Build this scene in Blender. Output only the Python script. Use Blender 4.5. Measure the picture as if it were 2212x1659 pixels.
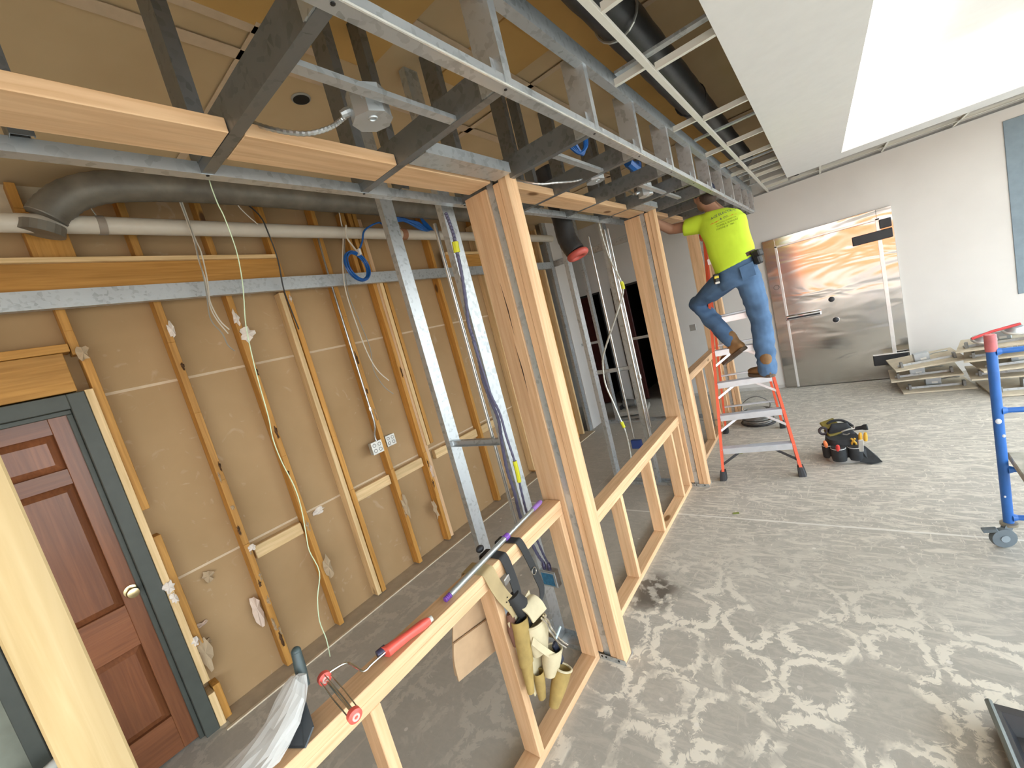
import bpy, bmesh, math, random
from mathutils import Vector, Matrix, noise as mnoise
from mathutils.bvhtree import BVHTree
random.seed(7)
S = bpy.context.scene
COL = S.collection
for o in list(bpy.data.objects): bpy.data.objects.remove(o)
V = Vector

# ------------------------------------------------------------------ camera, world, exposure
F_PX = 888.217; YAW, PIT, ROL = -.677990931, -.131474833, -.255842912
fw = V((math.sin(YAW)*math.cos(PIT), math.cos(YAW)*math.cos(PIT), math.sin(PIT)))
r0 = V((math.cos(YAW), -math.sin(YAW), 0)); u0 = r0.cross(fw)
rt = math.cos(ROL)*r0 + math.sin(ROL)*u0; up = -math.sin(ROL)*r0 + math.cos(ROL)*u0
cd = bpy.data.cameras.new('camera'); cam = bpy.data.objects.new('camera', cd); COL.objects.link(cam)
cam.matrix_world = Matrix(((rt.x, up.x, -fw.x, 0), (rt.y, up.y, -fw.y, 0), (rt.z, up.z, -fw.z, 1.9), (0, 0, 0, 1)))
cd.sensor_width = 36; cd.sensor_fit = 'HORIZONTAL'; cd.lens = 36*F_PX/2212; cd.clip_start = .02
S.camera = cam

W = bpy.data.worlds.new('overcast_sky'); S.world = W; W.use_nodes = True
wn = W.node_tree.nodes; wl = W.node_tree.links
bg = wn['Background']
tc = wn.new('ShaderNodeTexCoord'); sp = wn.new('ShaderNodeSeparateXYZ'); cr = wn.new('ShaderNodeValToRGB')
wl.new(tc.outputs['Generated'], sp.inputs[0]); wl.new(sp.outputs['Z'], cr.inputs[0])
cr.color_ramp.elements[0].position = .0; cr.color_ramp.elements[0].color = (.42, .41, .38, 1)
cr.color_ramp.elements[1].position = .03; cr.color_ramp.elements[1].color = (.80, .91, 1.0, 1)
wl.new(cr.outputs[0], bg.inputs[0]); bg.inputs[1].default_value = 4.2

vs = S.view_settings; vs.view_transform = 'Standard'; vs.look = 'None'; vs.exposure = .86; vs.gamma = 1; vs.use_curve_mapping = False

# ------------------------------------------------------------------ materials
MATS = {}
def nodes(name):
    m = bpy.data.materials.new(name); m.use_nodes = True
    n = m.node_tree.nodes; return m, n, m.node_tree.links, n['Principled BSDF']
def col4(c): return (c[0], c[1], c[2], 1)
def plain(name, c, rough=.6, metal=0, var=.08, scale=14, bump=0, trans=0, alpha=1, emit=0, ior=None):
    if name in MATS: return MATS[name]
    m, n, l, b = nodes(name)
    t = n.new('ShaderNodeTexCoord'); nz = n.new('ShaderNodeTexNoise'); nz.inputs['Scale'].default_value = scale; nz.inputs['Detail'].default_value = 4
    r = n.new('ShaderNodeValToRGB'); l.new(t.outputs['Object'], nz.inputs[0]); l.new(nz.outputs[0], r.inputs[0])
    r.color_ramp.elements[0].position = .3; r.color_ramp.elements[1].position = .7
    r.color_ramp.elements[0].color = col4([x*(1-var) for x in c]); r.color_ramp.elements[1].color = col4([min(1, x*(1+var)) for x in c])
    l.new(r.outputs[0], b.inputs['Base Color'])
    b.inputs['Roughness'].default_value = rough; b.inputs['Metallic'].default_value = metal
    if trans: b.inputs['Transmission Weight'].default_value = trans
    if alpha < 1: b.inputs['Alpha'].default_value = alpha
    if bump:
        bp = n.new('ShaderNodeBump'); bp.inputs['Strength'].default_value = bump; bp.inputs['Distance'].default_value = .01
        l.new(nz.outputs[0], bp.inputs['Height']); l.new(bp.outputs[0], b.inputs['Normal'])
    if emit:
        b.inputs['Emission Color'].default_value = col4(c); b.inputs['Emission Strength'].default_value = emit
    MATS[name] = m; return m
def wood(name, axis, c1, c2, knot=(.22, .10, .03), grain=1.0, rough=.62, kn=.35):
    key = name + axis
    if key in MATS: return MATS[key]
    m, n, l, b = nodes(key)
    t = n.new('ShaderNodeTexCoord'); oi = n.new('ShaderNodeObjectInfo')
    add = n.new('ShaderNodeVectorMath'); add.operation = 'ADD'
    ml = n.new('ShaderNodeVectorMath'); ml.operation = 'SCALE'; ml.inputs[0].default_value = (3.1, 5.7, 4.3)
    l.new(oi.outputs['Random'], ml.inputs['Scale']); l.new(t.outputs['Object'], add.inputs[0]); l.new(ml.outputs[0], add.inputs[1])
    mp = n.new('ShaderNodeMapping'); k = {'x': (.05, 1, 1), 'y': (1, .05, 1), 'z': (1, 1, .05)}[axis]
    mp.inputs['Scale'].default_value = k; l.new(add.outputs[0], mp.inputs[0])
    nz = n.new('ShaderNodeTexNoise'); nz.inputs['Scale'].default_value = 55*grain; nz.inputs['Detail'].default_value = 5; nz.inputs['Distortion'].default_value = .6
    l.new(mp.outputs[0], nz.inputs[0])
    r = n.new('ShaderNodeValToRGB'); r.color_ramp.elements[0].position = .32; r.color_ramp.elements[1].position = .68
    r.color_ramp.elements[0].color = col4(c1); r.color_ramp.elements[1].color = col4(c2); l.new(nz.outputs[0], r.inputs[0])
    big = n.new('ShaderNodeTexNoise'); big.inputs['Scale'].default_value = 9; l.new(mp.outputs[0], big.inputs[0])
    hs = n.new('ShaderNodeHueSaturation'); mr = n.new('ShaderNodeMapRange'); mr.inputs[1].default_value = .3; mr.inputs[2].default_value = .7
    mr.inputs[3].default_value = .84; mr.inputs[4].default_value = 1.14; l.new(big.outputs[0], mr.inputs[0]); l.new(mr.outputs[0], hs.inputs['Value'])
    l.new(r.outputs[0], hs.inputs['Color'])
    mp2 = n.new('ShaderNodeMapping'); k2 = {'x': (.42, 1, 1), 'y': (1, .42, 1), 'z': (1, 1, .42)}[axis]
    mp2.inputs['Scale'].default_value = k2; l.new(add.outputs[0], mp2.inputs[0])
    vo = n.new('ShaderNodeTexVoronoi'); vo.inputs['Scale'].default_value = 5.5; l.new(mp2.outputs[0], vo.inputs[0])
    kr = n.new('ShaderNodeValToRGB'); kr.color_ramp.elements[0].position = .09; kr.color_ramp.elements[0].color = (1, 1, 1, 1)
    kr.color_ramp.elements[1].position = .15; kr.color_ramp.elements[1].color = (0, 0, 0, 1); l.new(vo.outputs['Distance'], kr.inputs[0])
    # only some cells carry a knot
    sx = n.new('ShaderNodeSeparateColor'); l.new(vo.outputs['Color'], sx.inputs[0])
    gt = n.new('ShaderNodeMath'); gt.operation = 'LESS_THAN'; gt.inputs[1].default_value = kn; l.new(sx.outputs[0], gt.inputs[0])
    mu = n.new('ShaderNodeMath'); mu.operation = 'MULTIPLY'; l.new(kr.outputs[0], mu.inputs[0]); l.new(gt.outputs[0], mu.inputs[1])
    mx = n.new('ShaderNodeMix'); mx.data_type = 'RGBA'; l.new(mu.outputs[0], mx.inputs[0]); l.new(hs.outputs[0], mx.inputs[6]); mx.inputs[7].default_value = col4(knot)
    # piece to piece variation
    h2 = n.new('ShaderNodeHueSaturation'); m2 = n.new('ShaderNodeMapRange'); m2.inputs[3].default_value = .88; m2.inputs[4].default_value = 1.1
    l.new(oi.outputs['Random'], m2.inputs[0]); l.new(m2.outputs[0], h2.inputs['Value']); l.new(mx.outputs[2], h2.inputs['Color'])
    l.new(h2.outputs[0], b.inputs['Base Color']); b.inputs['Roughness'].default_value = rough
    bp = n.new('ShaderNodeBump'); bp.inputs['Strength'].default_value = .12; bp.inputs['Distance'].default_value = .003
    l.new(nz.outputs[0], bp.inputs['Height']); l.new(bp.outputs[0], b.inputs['Normal'])
    MATS[key] = m; return m
def fir(ax): return wood('fir_', ax, (.64, .385, .20), (.78, .52, .30))
def pine(ax): return wood('pine_', ax, (.48, .335, .15), (.58, .43, .22), knot=(.24, .11, .035), grain=.8, kn=.7)
def oldwood(ax): return wood('old_orange_', ax, (.40, .185, .030), (.56, .28, .06), knot=(.12, .05, .01))
def palewood(ax): return wood('pale_', ax, (.62, .42, .19), (.78, .56, .30))
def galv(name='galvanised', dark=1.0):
    if name in MATS: return MATS[name]
    m, n, l, b = nodes(name)
    t = n.new('ShaderNodeTexCoord'); vo = n.new('ShaderNodeTexVoronoi'); vo.inputs['Scale'].default_value = 55
    nz = n.new('ShaderNodeTexNoise'); nz.inputs['Scale'].default_value = 9; nz.inputs['Detail'].default_value = 6
    l.new(t.outputs['Object'], vo.inputs[0]); l.new(t.outputs['Object'], nz.inputs[0])
    sx = n.new('ShaderNodeSeparateColor'); l.new(vo.outputs['Color'], sx.inputs[0])
    ad = n.new('ShaderNodeMath'); ad.operation = 'ADD'; l.new(sx.outputs[0], ad.inputs[0]); l.new(nz.outputs[0], ad.inputs[1])
    r = n.new('ShaderNodeValToRGB'); r.color_ramp.elements[0].position = .35; r.color_ramp.elements[1].position = 1.35/1.6
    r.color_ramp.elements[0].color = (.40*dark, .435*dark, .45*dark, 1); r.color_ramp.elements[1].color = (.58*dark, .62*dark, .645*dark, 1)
    l.new(ad.outputs[0], r.inputs[0]); l.new(r.outputs[0], b.inputs['Base Color'])
    b.inputs['Metallic'].default_value = .82
    mr = n.new('ShaderNodeMapRange'); mr.inputs[3].default_value = .32; mr.inputs[4].default_value = .55; l.new(nz.outputs[0], mr.inputs[0]); l.new(mr.outputs[0], b.inputs['Roughness'])
    MATS[name] = m; return m
GALV = galv()
BLACK = plain('black_rubber', (.018, .018, .02), .55)
WHITEPL = plain('white_plastic', (.80, .79, .74), .35)
GYPS = plain('gypsum_core', (.78, .72, .63), .9)
SCREW = plain('screw_black', (.03, .03, .03), .4, .6)

# ------------------------------------------------------------------ geometry builder
class G:
    def __init__(s): s.v = []; s.f = []
    def add(s, vs, fs):
        k = len(s.v); s.v += [tuple(p) for p in vs]; s.f += [tuple(i+k for i in q) for q in fs]; return s
    def box(s, x0, x1, y0, y1, z0, z1, c=.0):
        cx, cy, cz = (x0+x1)/2, (y0+y1)/2, (z0+z1)/2
        return s.obox((cx, cy, cz), V(((x1-x0)/2, 0, 0)), V((0, (y1-y0)/2, 0)), V((0, 0, (z1-z0)/2)), c)
    def obox(s, ctr, a, b, d, c=.0):
        ctr = V(ctr); a, b, d = V(a), V(b), V(d)
        if a.cross(b).dot(d) < 0: a = -a
        if c <= 0:
            vs = [ctr+i*a+j*b+k*d for k in (-1, 1) for j in (-1, 1) for i in (-1, 1)]
            return s.add(vs, [(0, 2, 3, 1), (4, 5, 7, 6), (0, 1, 5, 4), (2, 6, 7, 3), (0, 4, 6, 2), (1, 3, 7, 5)])
        L = [x.length for x in (a, b, d)]; c = min(c, min(L)*.9); r = [1-c/x for x in L]
        vs = []; idx = {}
        for i in (-1, 1):
            for j in (-1, 1):
                for k in (-1, 1):
                    for q in range(3):
                        e = [i*r[0], j*r[1], k*r[2]]; e[q] = (i, j, k)[q]
                        idx[(i, j, k, q)] = len(vs); vs.append(ctr+e[0]*a+e[1]*b+e[2]*d)
        fs = []
        for q in range(3):
            o1, o2 = (q+1) % 3, (q+2) % 3
            for sg in (-1, 1):
                ring = []
                for p1, p2 in ((-1, -1), (1, -1), (1, 1), (-1, 1)):
                    t = [0, 0, 0]; t[q] = sg; t[o1] = p1; t[o2] = p2; ring.append(idx[(*t, q)])
                fs.append(ring if sg > 0 else ring[::-1])
        for q in range(3):
            o1, o2 = (q+1) % 3, (q+2) % 3
            for p1 in (-1, 1):
                for p2 in (-1, 1):
                    t0 = [0, 0, 0]; t0[o1] = p1; t0[o2] = p2; t1 = list(t0); t0[q] = -1; t1[q] = 1
                    ring = [idx[(*t0, o1)], idx[(*t1, o1)], idx[(*t1, o2)], idx[(*t0, o2)]]
                    fs.append(ring if p1*p2 > 0 else ring[::-1])
        for i in (-1, 1):
            for j in (-1, 1):
                for k in (-1, 1):
                    ring = [idx[(i, j, k, 0)], idx[(i, j, k, 1)], idx[(i, j, k, 2)]]
                    fs.append(ring if i*j*k > 0 else ring[::-1])
        return s.add(vs, fs)
    def bar(s, p0, p1, w, t, upv=(0, 0, 1), c=.0):
        p0, p1 = V(p0), V(p1); d = p1-p0; dn = d.normalized(); sd = dn.cross(V(upv))
        if sd.length < 1e-4: sd = dn.cross(V((1, 0, 0)))
        sd.normalize(); n = sd.cross(dn)
        return s.obox((p0+p1)/2, sd*w/2, n*t/2, d/2, c)
    def ext(s, prof, o, u, v, w):
        o, u, v, w = V(o), V(u), V(v), V(w); n = len(prof)
        area = sum(prof[i][0]*prof[(i+1) % n][1]-prof[(i+1) % n][0]*prof[i][1] for i in range(n))
        if (area > 0) != (u.cross(v).dot(w) > 0): prof = prof[::-1]
        vs = [o+a*u+b*v for a, b in prof]+[o+a*u+b*v+w for a, b in prof]
        fs = [(i, (i+1) % n, (i+1) % n+n, i+n) for i in range(n)]
        return s.add(vs, fs+[tuple(range(n))[::-1], tuple(range(n, 2*n))])
    def tube(s, pts, r, n=8, cap=True, squash=1.0, sq_axis=None):
        pts = [V(p) for p in pts]; m = len(pts); rs = r if isinstance(r, (list, tuple)) else [r]*m
        vs = []; fs = []; prev = None
        for i, p in enumerate(pts):
            d = (pts[min(i+1, m-1)]-pts[max(i-1, 0)]).normalized()
            if prev is None:
                a = V((0, 0, 1)) if abs(d.z) < .9 else V((1, 0, 0)); x = d.cross(a).normalized()
            else:
                x = prev-d*prev.dot(d)
                if x.length < 1e-5: x = d.orthogonal()
                x.normalize()
            prev = x; y = d.cross(x)
            vs += [p+rs[i]*(math.cos(2*math.pi*k/n)*x+math.sin(2*math.pi*k/n)*y) for k in range(n)]
        for i in range(m-1):
            for k in range(n):
                fs.append((i*n+k, i*n+(k+1) % n, (i+1)*n+(k+1) % n, (i+1)*n+k))
        if cap: fs += [tuple(range(n))[::-1], tuple(range((m-1)*n, m*n))]
        return s.add(vs, fs)
    def ring(s, ctr, ax, R, r, n=24, m=8):
        ctr = V(ctr); ax = V(ax).normalized(); x = ax.orthogonal().normalized(); y = ax.cross(x); vs = []; fs = []
        for i in range(n):
            t = 2*math.pi*i/n; e = math.cos(t)*x+math.sin(t)*y
            for k in range(m):
                q = 2*math.pi*k/m; vs.append(ctr+e*(R+r*math.cos(q))+ax*(r*math.sin(q)))
        for i in range(n):
            for k in range(m):
                fs.append((i*m+k, ((i+1) % n)*m+k, ((i+1) % n)*m+(k+1) % m, i*m+(k+1) % m))
        return s.add(vs, fs)
    def lathe(s, prof, ctr, ax, n=16, cap=True):
        ctr = V(ctr); ax = V(ax).normalized(); x = ax.orthogonal().normalized(); y = ax.cross(x); vs = []; fs = []; m = len(prof)
        for r, h in prof:
            vs += [ctr+ax*h+r*(math.cos(2*math.pi*k/n)*x+math.sin(2*math.pi*k/n)*y) for k in range(n)]
        for i in range(m-1):
            for k in range(n): fs.append((i*n+k, i*n+(k+1) % n, (i+1)*n+(k+1) % n, (i+1)*n+k))
        if cap: fs += [tuple(range(n))[::-1], tuple(range((m-1)*n, m*n))]
        return s.add(vs, fs)
    def ball(s, ctr, r, n=10, m=7, sc=(1, 1, 1)):
        ctr = V(ctr); vs = [ctr+V((0, 0, -r*sc[2]))]; fs = []
        for i in range(1, m):
            a = -math.pi/2+math.pi*i/m
            vs += [ctr+V((r*sc[0]*math.cos(a)*math.cos(2*math.pi*k/n), r*sc[1]*math.cos(a)*math.sin(2*math.pi*k/n), r*sc[2]*math.sin(a))) for k in range(n)]
        vs.append(ctr+V((0, 0, r*sc[2]))); e = len(vs)-1
        for k in range(n): fs.append((0, 1+(k+1) % n, 1+k)); fs.append((e, 1+(m-2)*n+k, 1+(m-2)*n+(k+1) % n))
        for i in range(m-2):
            for k in range(n): fs.append((1+i*n+k, 1+i*n+(k+1) % n, 1+(i+1)*n+(k+1) % n, 1+(i+1)*n+k))
        return s.add(vs, fs)
    def loft(s, rings, n=20, p=2.0):
        # rings: (centre, half vector u, half vector v); superellipse cross-section
        vs = []; fs = []; m = len(rings)
        for c, u, v in rings:
            c, u, v = V(c), V(u), V(v)
            for k in range(n):
                t = 2*math.pi*k/n; a, b = math.cos(t), math.sin(t)
                a = math.copysign(abs(a)**(2/p), a); b = math.copysign(abs(b)**(2/p), b); vs.append(c+a*u+b*v)
        for i in range(m-1):
            for k in range(n): fs.append((i*n+k, i*n+(k+1) % n, (i+1)*n+(k+1) % n, (i+1)*n+k))
        return s.add(vs, fs+[tuple(range(n))[::-1], tuple(range((m-1)*n, m*n))])
    def cstud(s, p0, p1, web, flange, depth=.09, fl=.041, t=.0018, lip=.008):
        # p0,p1: corner line (web/flange corner) ; web: unit dir across depth ; flange: unit dir the flanges point to
        prof = [(0, 0), (fl, 0), (fl, lip), (fl-t, lip), (fl-t, t), (t, t), (t, depth-t), (fl-t, depth-t), (fl-t, depth-lip), (fl, depth-lip), (fl, depth), (0, depth)]
        return s.ext(prof, p0, flange, web, V(p1)-V(p0))
    def track(s, p0, p1, web, leg, depth=.092, fl=.032, t=.0018):
        prof = [(0, 0), (fl, 0), (fl, t), (t, t), (t, depth-t), (fl, depth-t), (fl, depth), (0, depth)]
        return s.ext(prof, p0, leg, web, V(p1)-V(p0))
    def angle(s, p0, p1, a, b, la, lb, t=.002):
        return s.ext([(0, 0), (la, 0), (la, t), (t, t), (t, lb), (0, lb)], p0, a, b, V(p1)-V(p0))
    def mesh(s, name, o=(0, 0, 0)):
        me = bpy.data.meshes.new(name); o = V(o); me.from_pydata([tuple(V(p)-o) for p in s.v], [], s.f); me.update(); return me

def worg(p):
    q = V((0, 0, 0))
    while p: q += p.location; p = p.parent
    return q
def build(name, g, mat, parent=None, smooth=False, label=None, kind=None, recalc=False):
    me = g.mesh(name, worg(parent)); me.materials.append(mat)
    if recalc:
        bm = bmesh.new(); bm.from_mesh(me); bmesh.ops.recalc_face_normals(bm, faces=bm.faces); bm.to_mesh(me); bm.free()
    if smooth:
        me.polygons.foreach_set('use_smooth', [True]*len(me.polygons))
        me.set_sharp_from_angle(angle=math.radians(40))
    ob = bpy.data.objects.new(name, me); COL.objects.link(ob)
    if parent: ob.parent = parent
    if label: ob['label'] = label
    if kind: ob['kind'] = kind
    return ob
def thing(name, label, cat, loc=(0, 0, 0), group=None):
    o = bpy.data.objects.new(name, None); COL.objects.link(o); o.location = loc; o.empty_display_size = .1
    o['label'] = label; o['category'] = cat
    if group: o['group'] = group
    return o
def tag(o, label, cat, group=None):
    o['label'] = label; o['category'] = cat
    if group: o['group'] = group
    return o
def struct(name, g, mat, parent=None, **k):
    o = build(name, g, mat, parent, **k)
    if not parent: o['kind'] = 'structure'
    return o
def X(*a): return V(a)
EX, EY, EZ = V((1, 0, 0)), V((0, 1, 0)), V((0, 0, 1))
def B(name, parent, mat, *d, c=.002, **k): return build(name, G().box(*d, c=c), mat, parent, **k)
def smoothpts(pts, n=4):
    pts = [V(p) for p in pts]; out = []
    for i in range(len(pts)-1):
        p0 = pts[max(i-1, 0)]; p1 = pts[i]; p2 = pts[i+1]; p3 = pts[min(i+2, len(pts)-1)]
        for k in range(n):
            t = k/n; out.append(.5*((2*p1)+(p2-p0)*t+(2*p0-5*p1+4*p2-p3)*t*t+(3*p1-p0-3*p2+p3)*t**3))
    return out+[pts[-1]]
def cable(name, pts, r, mat, label, cat='cable', n=6, group=None, parent=None):
    o = build(name, G().tube(smoothpts(pts, 4), r, n), mat, parent, smooth=True)
    if not parent: tag(o, label, cat, group)
    return o

# ------------------------------------------------------------------ floor material: grey slab with adhesive residue
def floor_mat():
    m, n, l, b = nodes('concrete_floor')
    t = n.new('ShaderNodeTexCoord'); P = t.outputs['Object']
    def noise(sc, det=6, vec=None, dist=0, rough=.55):
        z = n.new('ShaderNodeTexNoise'); z.inputs['Scale'].default_value = sc; z.inputs['Detail'].default_value = det
        z.inputs['Distortion'].default_value = dist; z.inputs['Roughness'].default_value = rough; l.new(vec or P, z.inputs[0]); return z
    def ramp(src, a, b2, c0=(0, 0, 0, 1), c1=(1, 1, 1, 1)):
        r = n.new('ShaderNodeValToRGB'); r.color_ramp.elements[0].position = a; r.color_ramp.elements[1].position = b2
        r.color_ramp.elements[0].color = c0; r.color_ramp.elements[1].color = c1; l.new(src, r.inputs[0]); return r.outputs[0]
    def math_(op, a, b2, clamp=False):
        q = n.new('ShaderNodeMath'); q.operation = op; q.use_clamp = clamp
        for i, v in enumerate((a, b2)):
            if isinstance(v, (int, float)): q.inputs[i].default_value = v
            else: l.new(v, q.inputs[i])
        return q.outputs[0]
    def mix(f, a, b2):
        q = n.new('ShaderNodeMix'); q.data_type = 'RGBA'
        if isinstance(f, (int, float)): q.inputs[0].default_value = f
        else: l.new(f, q.inputs[0])
        for i, v in ((6, a), (7, b2)):
            if isinstance(v, tuple): q.inputs[i].default_value = v
            else: l.new(v, q.inputs[i])
        return q.outputs[2]
    sep = n.new('ShaderNodeSeparateXYZ'); l.new(P, sep.inputs[0]); x, y = sep.outputs[0], sep.outputs[1]
    base = ramp(noise(2.2).outputs[0], .3, .72, (.25, .235, .205, 1), (.36, .34, .305, 1))
    fine = ramp(noise(38, 3).outputs[0], .3, .7, (.86, .86, .86, 1), (1.08, 1.08, 1.08, 1))
    mm = n.new('ShaderNodeMix'); mm.data_type = 'RGBA'; mm.blend_type = 'MULTIPLY'; mm.inputs[0].default_value = 1; l.new(base, mm.inputs[6]); l.new(fine, mm.inputs[7]); base = mm.outputs[2]
    # warped tile joints where the mortar stayed
    wv = noise(2.6, 4); vm = n.new('ShaderNodeVectorMath'); vm.operation = 'SUBTRACT'; l.new(wv.outputs['Color'], vm.inputs[0]); vm.inputs[1].default_value = (.5, .5, .5)
    vs2 = n.new('ShaderNodeVectorMath'); vs2.operation = 'SCALE'; vs2.inputs['Scale'].default_value = .26; l.new(vm.outputs[0], vs2.inputs[0])
    va = n.new('ShaderNodeVectorMath'); va.operation = 'ADD'; l.new(P, va.inputs[0]); l.new(vs2.outputs[0], va.inputs[1])
    sw = n.new('ShaderNodeSeparateXYZ'); l.new(va.outputs[0], sw.inputs[0])
    def cell(src, off):
        q = math_('ABSOLUTE', math_('SUBTRACT', math_('FRACT', math_('DIVIDE', math_('ADD', src, off), .305), 0), .5), 0)
        q = math_('MULTIPLY', q, 2); return math_('POWER', q, 3.2)
    rr_ = math_('POWER', math_('ADD', cell(sw.outputs[0], 6.10+.405), cell(sw.outputs[1], 6.10+.10)), 1/3.2)
    ringd = math_('ABSOLUTE', math_('SUBTRACT', rr_, .80), 0)
    rn = noise(15, 9, dist=1.2, rough=.7); wob = math_('MULTIPLY', math_('SUBTRACT', rn.outputs[0], .5), 1.25)
    joint = ramp(math_('ADD', ringd, wob), .10, .17, (1, 1, 1, 1), (0, 0, 0, 1))
    patch = ramp(noise(2.9, 5, dist=.8, rough=.6).outputs[0], .40, .50)
    near = math_('MULTIPLY', ramp(y, 0, 1), 1)
    rg = n.new('ShaderNodeMapRange'); rg.inputs[1].default_value = 2.1; rg.inputs[2].default_value = 3.2; rg.inputs[3].default_value = 1; rg.inputs[4].default_value = 0; l.new(y, rg.inputs[0])
    jm = math_('MULTIPLY', math_('MULTIPLY', joint, patch), rg.outputs[0])
    fr = n.new('ShaderNodeMapRange'); fr.inputs[1].default_value = 2.0; fr.inputs[2].default_value = 3.3; fr.inputs[3].default_value = .30; fr.inputs[4].default_value = 1; l.new(y, fr.inputs[0]); far_ = fr.outputs[0]
    # trowel-like streaks
    mp = n.new('ShaderNodeMapping'); mp.inputs['Scale'].default_value = (1.2, 4.0, 1); mp.inputs['Rotation'].default_value = (0, 0, .35); l.new(P, mp.inputs[0])
    st = ramp(noise(3.2, 9, mp.outputs[0], 2.4, .7).outputs[0], .47, .60)
    mp3 = n.new('ShaderNodeMapping'); mp3.inputs['Scale'].default_value = (3.4, 1.3, 1); mp3.inputs['Rotation'].default_value = (0, 0, -.5); l.new(P, mp3.inputs[0])
    st2 = ramp(noise(4.1, 9, mp3.outputs[0], 2.8, .72).outputs[0], .55, .64)
    res = math_('MAXIMUM', math_('MAXIMUM', math_('MULTIPLY', math_('MULTIPLY', st, .62), far_), math_('MULTIPLY', math_('MULTIPLY', st2, .7), far_)), math_('MULTIPLY', jm, .95))
    # residue only on the open-room side of the framed wall
    side = n.new('ShaderNodeMapRange'); side.inputs[1].default_value = -1.30; side.inputs[2].default_value = -1.15; side.inputs[3].default_value = .30; side.inputs[4].default_value = 1; l.new(x, side.inputs[0])
    res = math_('MULTIPLY', res, side.outputs[0], True)
    lt = n.new('ShaderNodeMapRange'); lt.inputs[1].default_value = -1.30; lt.inputs[2].default_value = -1.15; lt.inputs[3].default_value = .55; lt.inputs[4].default_value = .50; l.new(x, lt.inputs[0])
    base = mix(lt.outputs[0], base, (.52, .49, .43, 1))  # left side mixed lighter, standing in for light that room lacks
    c = mix(res, base, (.78, .73, .63, 1))
    # dark damp stain by the second half wall, light scatter spots, saw-cut joints
    dst = n.new('ShaderNodeVectorMath'); dst.operation = 'DISTANCE'; dst.inputs[1].default_value = (-1.13, 2.27, 0); l.new(va.outputs[0], dst.inputs[0])
    dk = math_('MULTIPLY', ramp(dst.outputs['Value'], .10, .22, (1, 1, 1, 1), (0, 0, 0, 1)), ramp(noise(11, 4).outputs[0], .42, .5))
    c = mix(dk, c, (.13, .11, .09, 1))
    def line(src, pos, w): return math_('LESS_THAN', math_('ABSOLUTE', math_('SUBTRACT', src, pos), 0), w)
    gap = ramp(noise(1.5, 5).outputs[0], .36, .42)
    c = mix(math_('MULTIPLY', math_('MULTIPLY', line(y, 3.285, .009), gap), .8), c, (.75, .73, .68, 1))
    c = mix(math_('MULTIPLY', line(x, -2.19, .006), .55), c, (.55, .50, .42, 1))
    sp_ = n.new('ShaderNodeTexVoronoi'); sp_.inputs['Scale'].default_value = 5; l.new(P, sp_.inputs[0])
    c = mix(math_('MULTIPLY', math_('LESS_THAN', sp_.outputs['Distance'], .055), .6), c, (.80, .76, .70, 1))
    l.new(c, b.inputs['Base Color']); b.inputs['Roughness'].default_value = .62
    bp = n.new('ShaderNodeBump'); bp.inputs['Strength'].default_value = .25; bp.inputs['Distance'].default_value = .004; l.new(res, bp.inputs['Height']); l.new(bp.outputs[0], b.inputs['Normal'])
    return m
def gyp_mat():
    m, n, l, b = nodes('gypsum_paper_back')
    t = n.new('ShaderNodeTexCoord')
    nz = n.new('ShaderNodeTexNoise'); nz.inputs['Scale'].default_value = 1.7; nz.inputs['Detail'].default_value = 6; l.new(t.outputs['Object'], nz.inputs[0])
    r = n.new('ShaderNodeValToRGB'); r.color_ramp.elements[0].position = .3; r.color_ramp.elements[1].position = .7
    r.color_ramp.elements[0].color = (.365, .230, .108, 1); r.color_ramp.elements[1].color = (.445, .292, .148, 1); l.new(nz.outputs[0], r.inputs[0])
    n2 = n.new('ShaderNodeTexNoise'); n2.inputs['Scale'].default_value = 7; n2.inputs['Detail'].default_value = 8; n2.inputs['Distortion'].default_value = 2; l.new(t.outputs['Object'], n2.inputs[0])
    r2 = n.new('ShaderNodeValToRGB'); r2.color_ramp.elements[0].position = .64; r2.color_ramp.elements[1].position = .72
    r2.color_ramp.elements[0].color = (0, 0, 0, 1); r2.color_ramp.elements[1].color = (.35, .35, .35, 1); l.new(n2.outputs[0], r2.inputs[0])
    mx = n.new('ShaderNodeMix'); mx.data_type = 'RGBA'; l.new(r2.outputs[0], mx.inputs[0]); l.new(r.outputs[0], mx.inputs[6]); mx.inputs[7].default_value = (.55, .42, .30, 1)
    l.new(mx.outputs[2], b.inputs['Base Color']); b.inputs['Roughness'].default_value = .9
    return m
GYP = gyp_mat()
TAPE = plain('joint_tape', (.60, .46, .31), .9)
PAINTW = plain('white_ceiling_paint', (.80, .79, .77), .7, var=.02)
WALLW = plain('off_white_wall_paint', (.66, .635, .60), .75, var=.025, scale=3)
def deck_mat():
    m, n, l, b = nodes('deck_board_paper')
    t = n.new('ShaderNodeTexCoord')
    nz = n.new('ShaderNodeTexNoise'); nz.inputs['Scale'].default_value = 1.6; nz.inputs['Detail'].default_value = 4; l.new(t.outputs['Object'], nz.inputs[0])
    r = n.new('ShaderNodeValToRGB'); r.color_ramp.elements[0].position = .35; r.color_ramp.elements[1].position = .65
    r.color_ramp.elements[0].color = (.53, .385, .21, 1); r.color_ramp.elements[1].color = (.60, .45, .26, 1); l.new(nz.outputs[0], r.inputs[0]); l.new(r.outputs[0], b.inputs['Base Color'])
    b.inputs['Roughness'].default_value = .9; return m
DECK = deck_mat(); DECKO = plain('deck_old_board', (.56, .34, .11), .9, var=.1, scale=2)

FLOOR = floor_mat()
struct('floor', G().box(-7, 7, -15, 9, -.12, 0), FLOOR)

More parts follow.
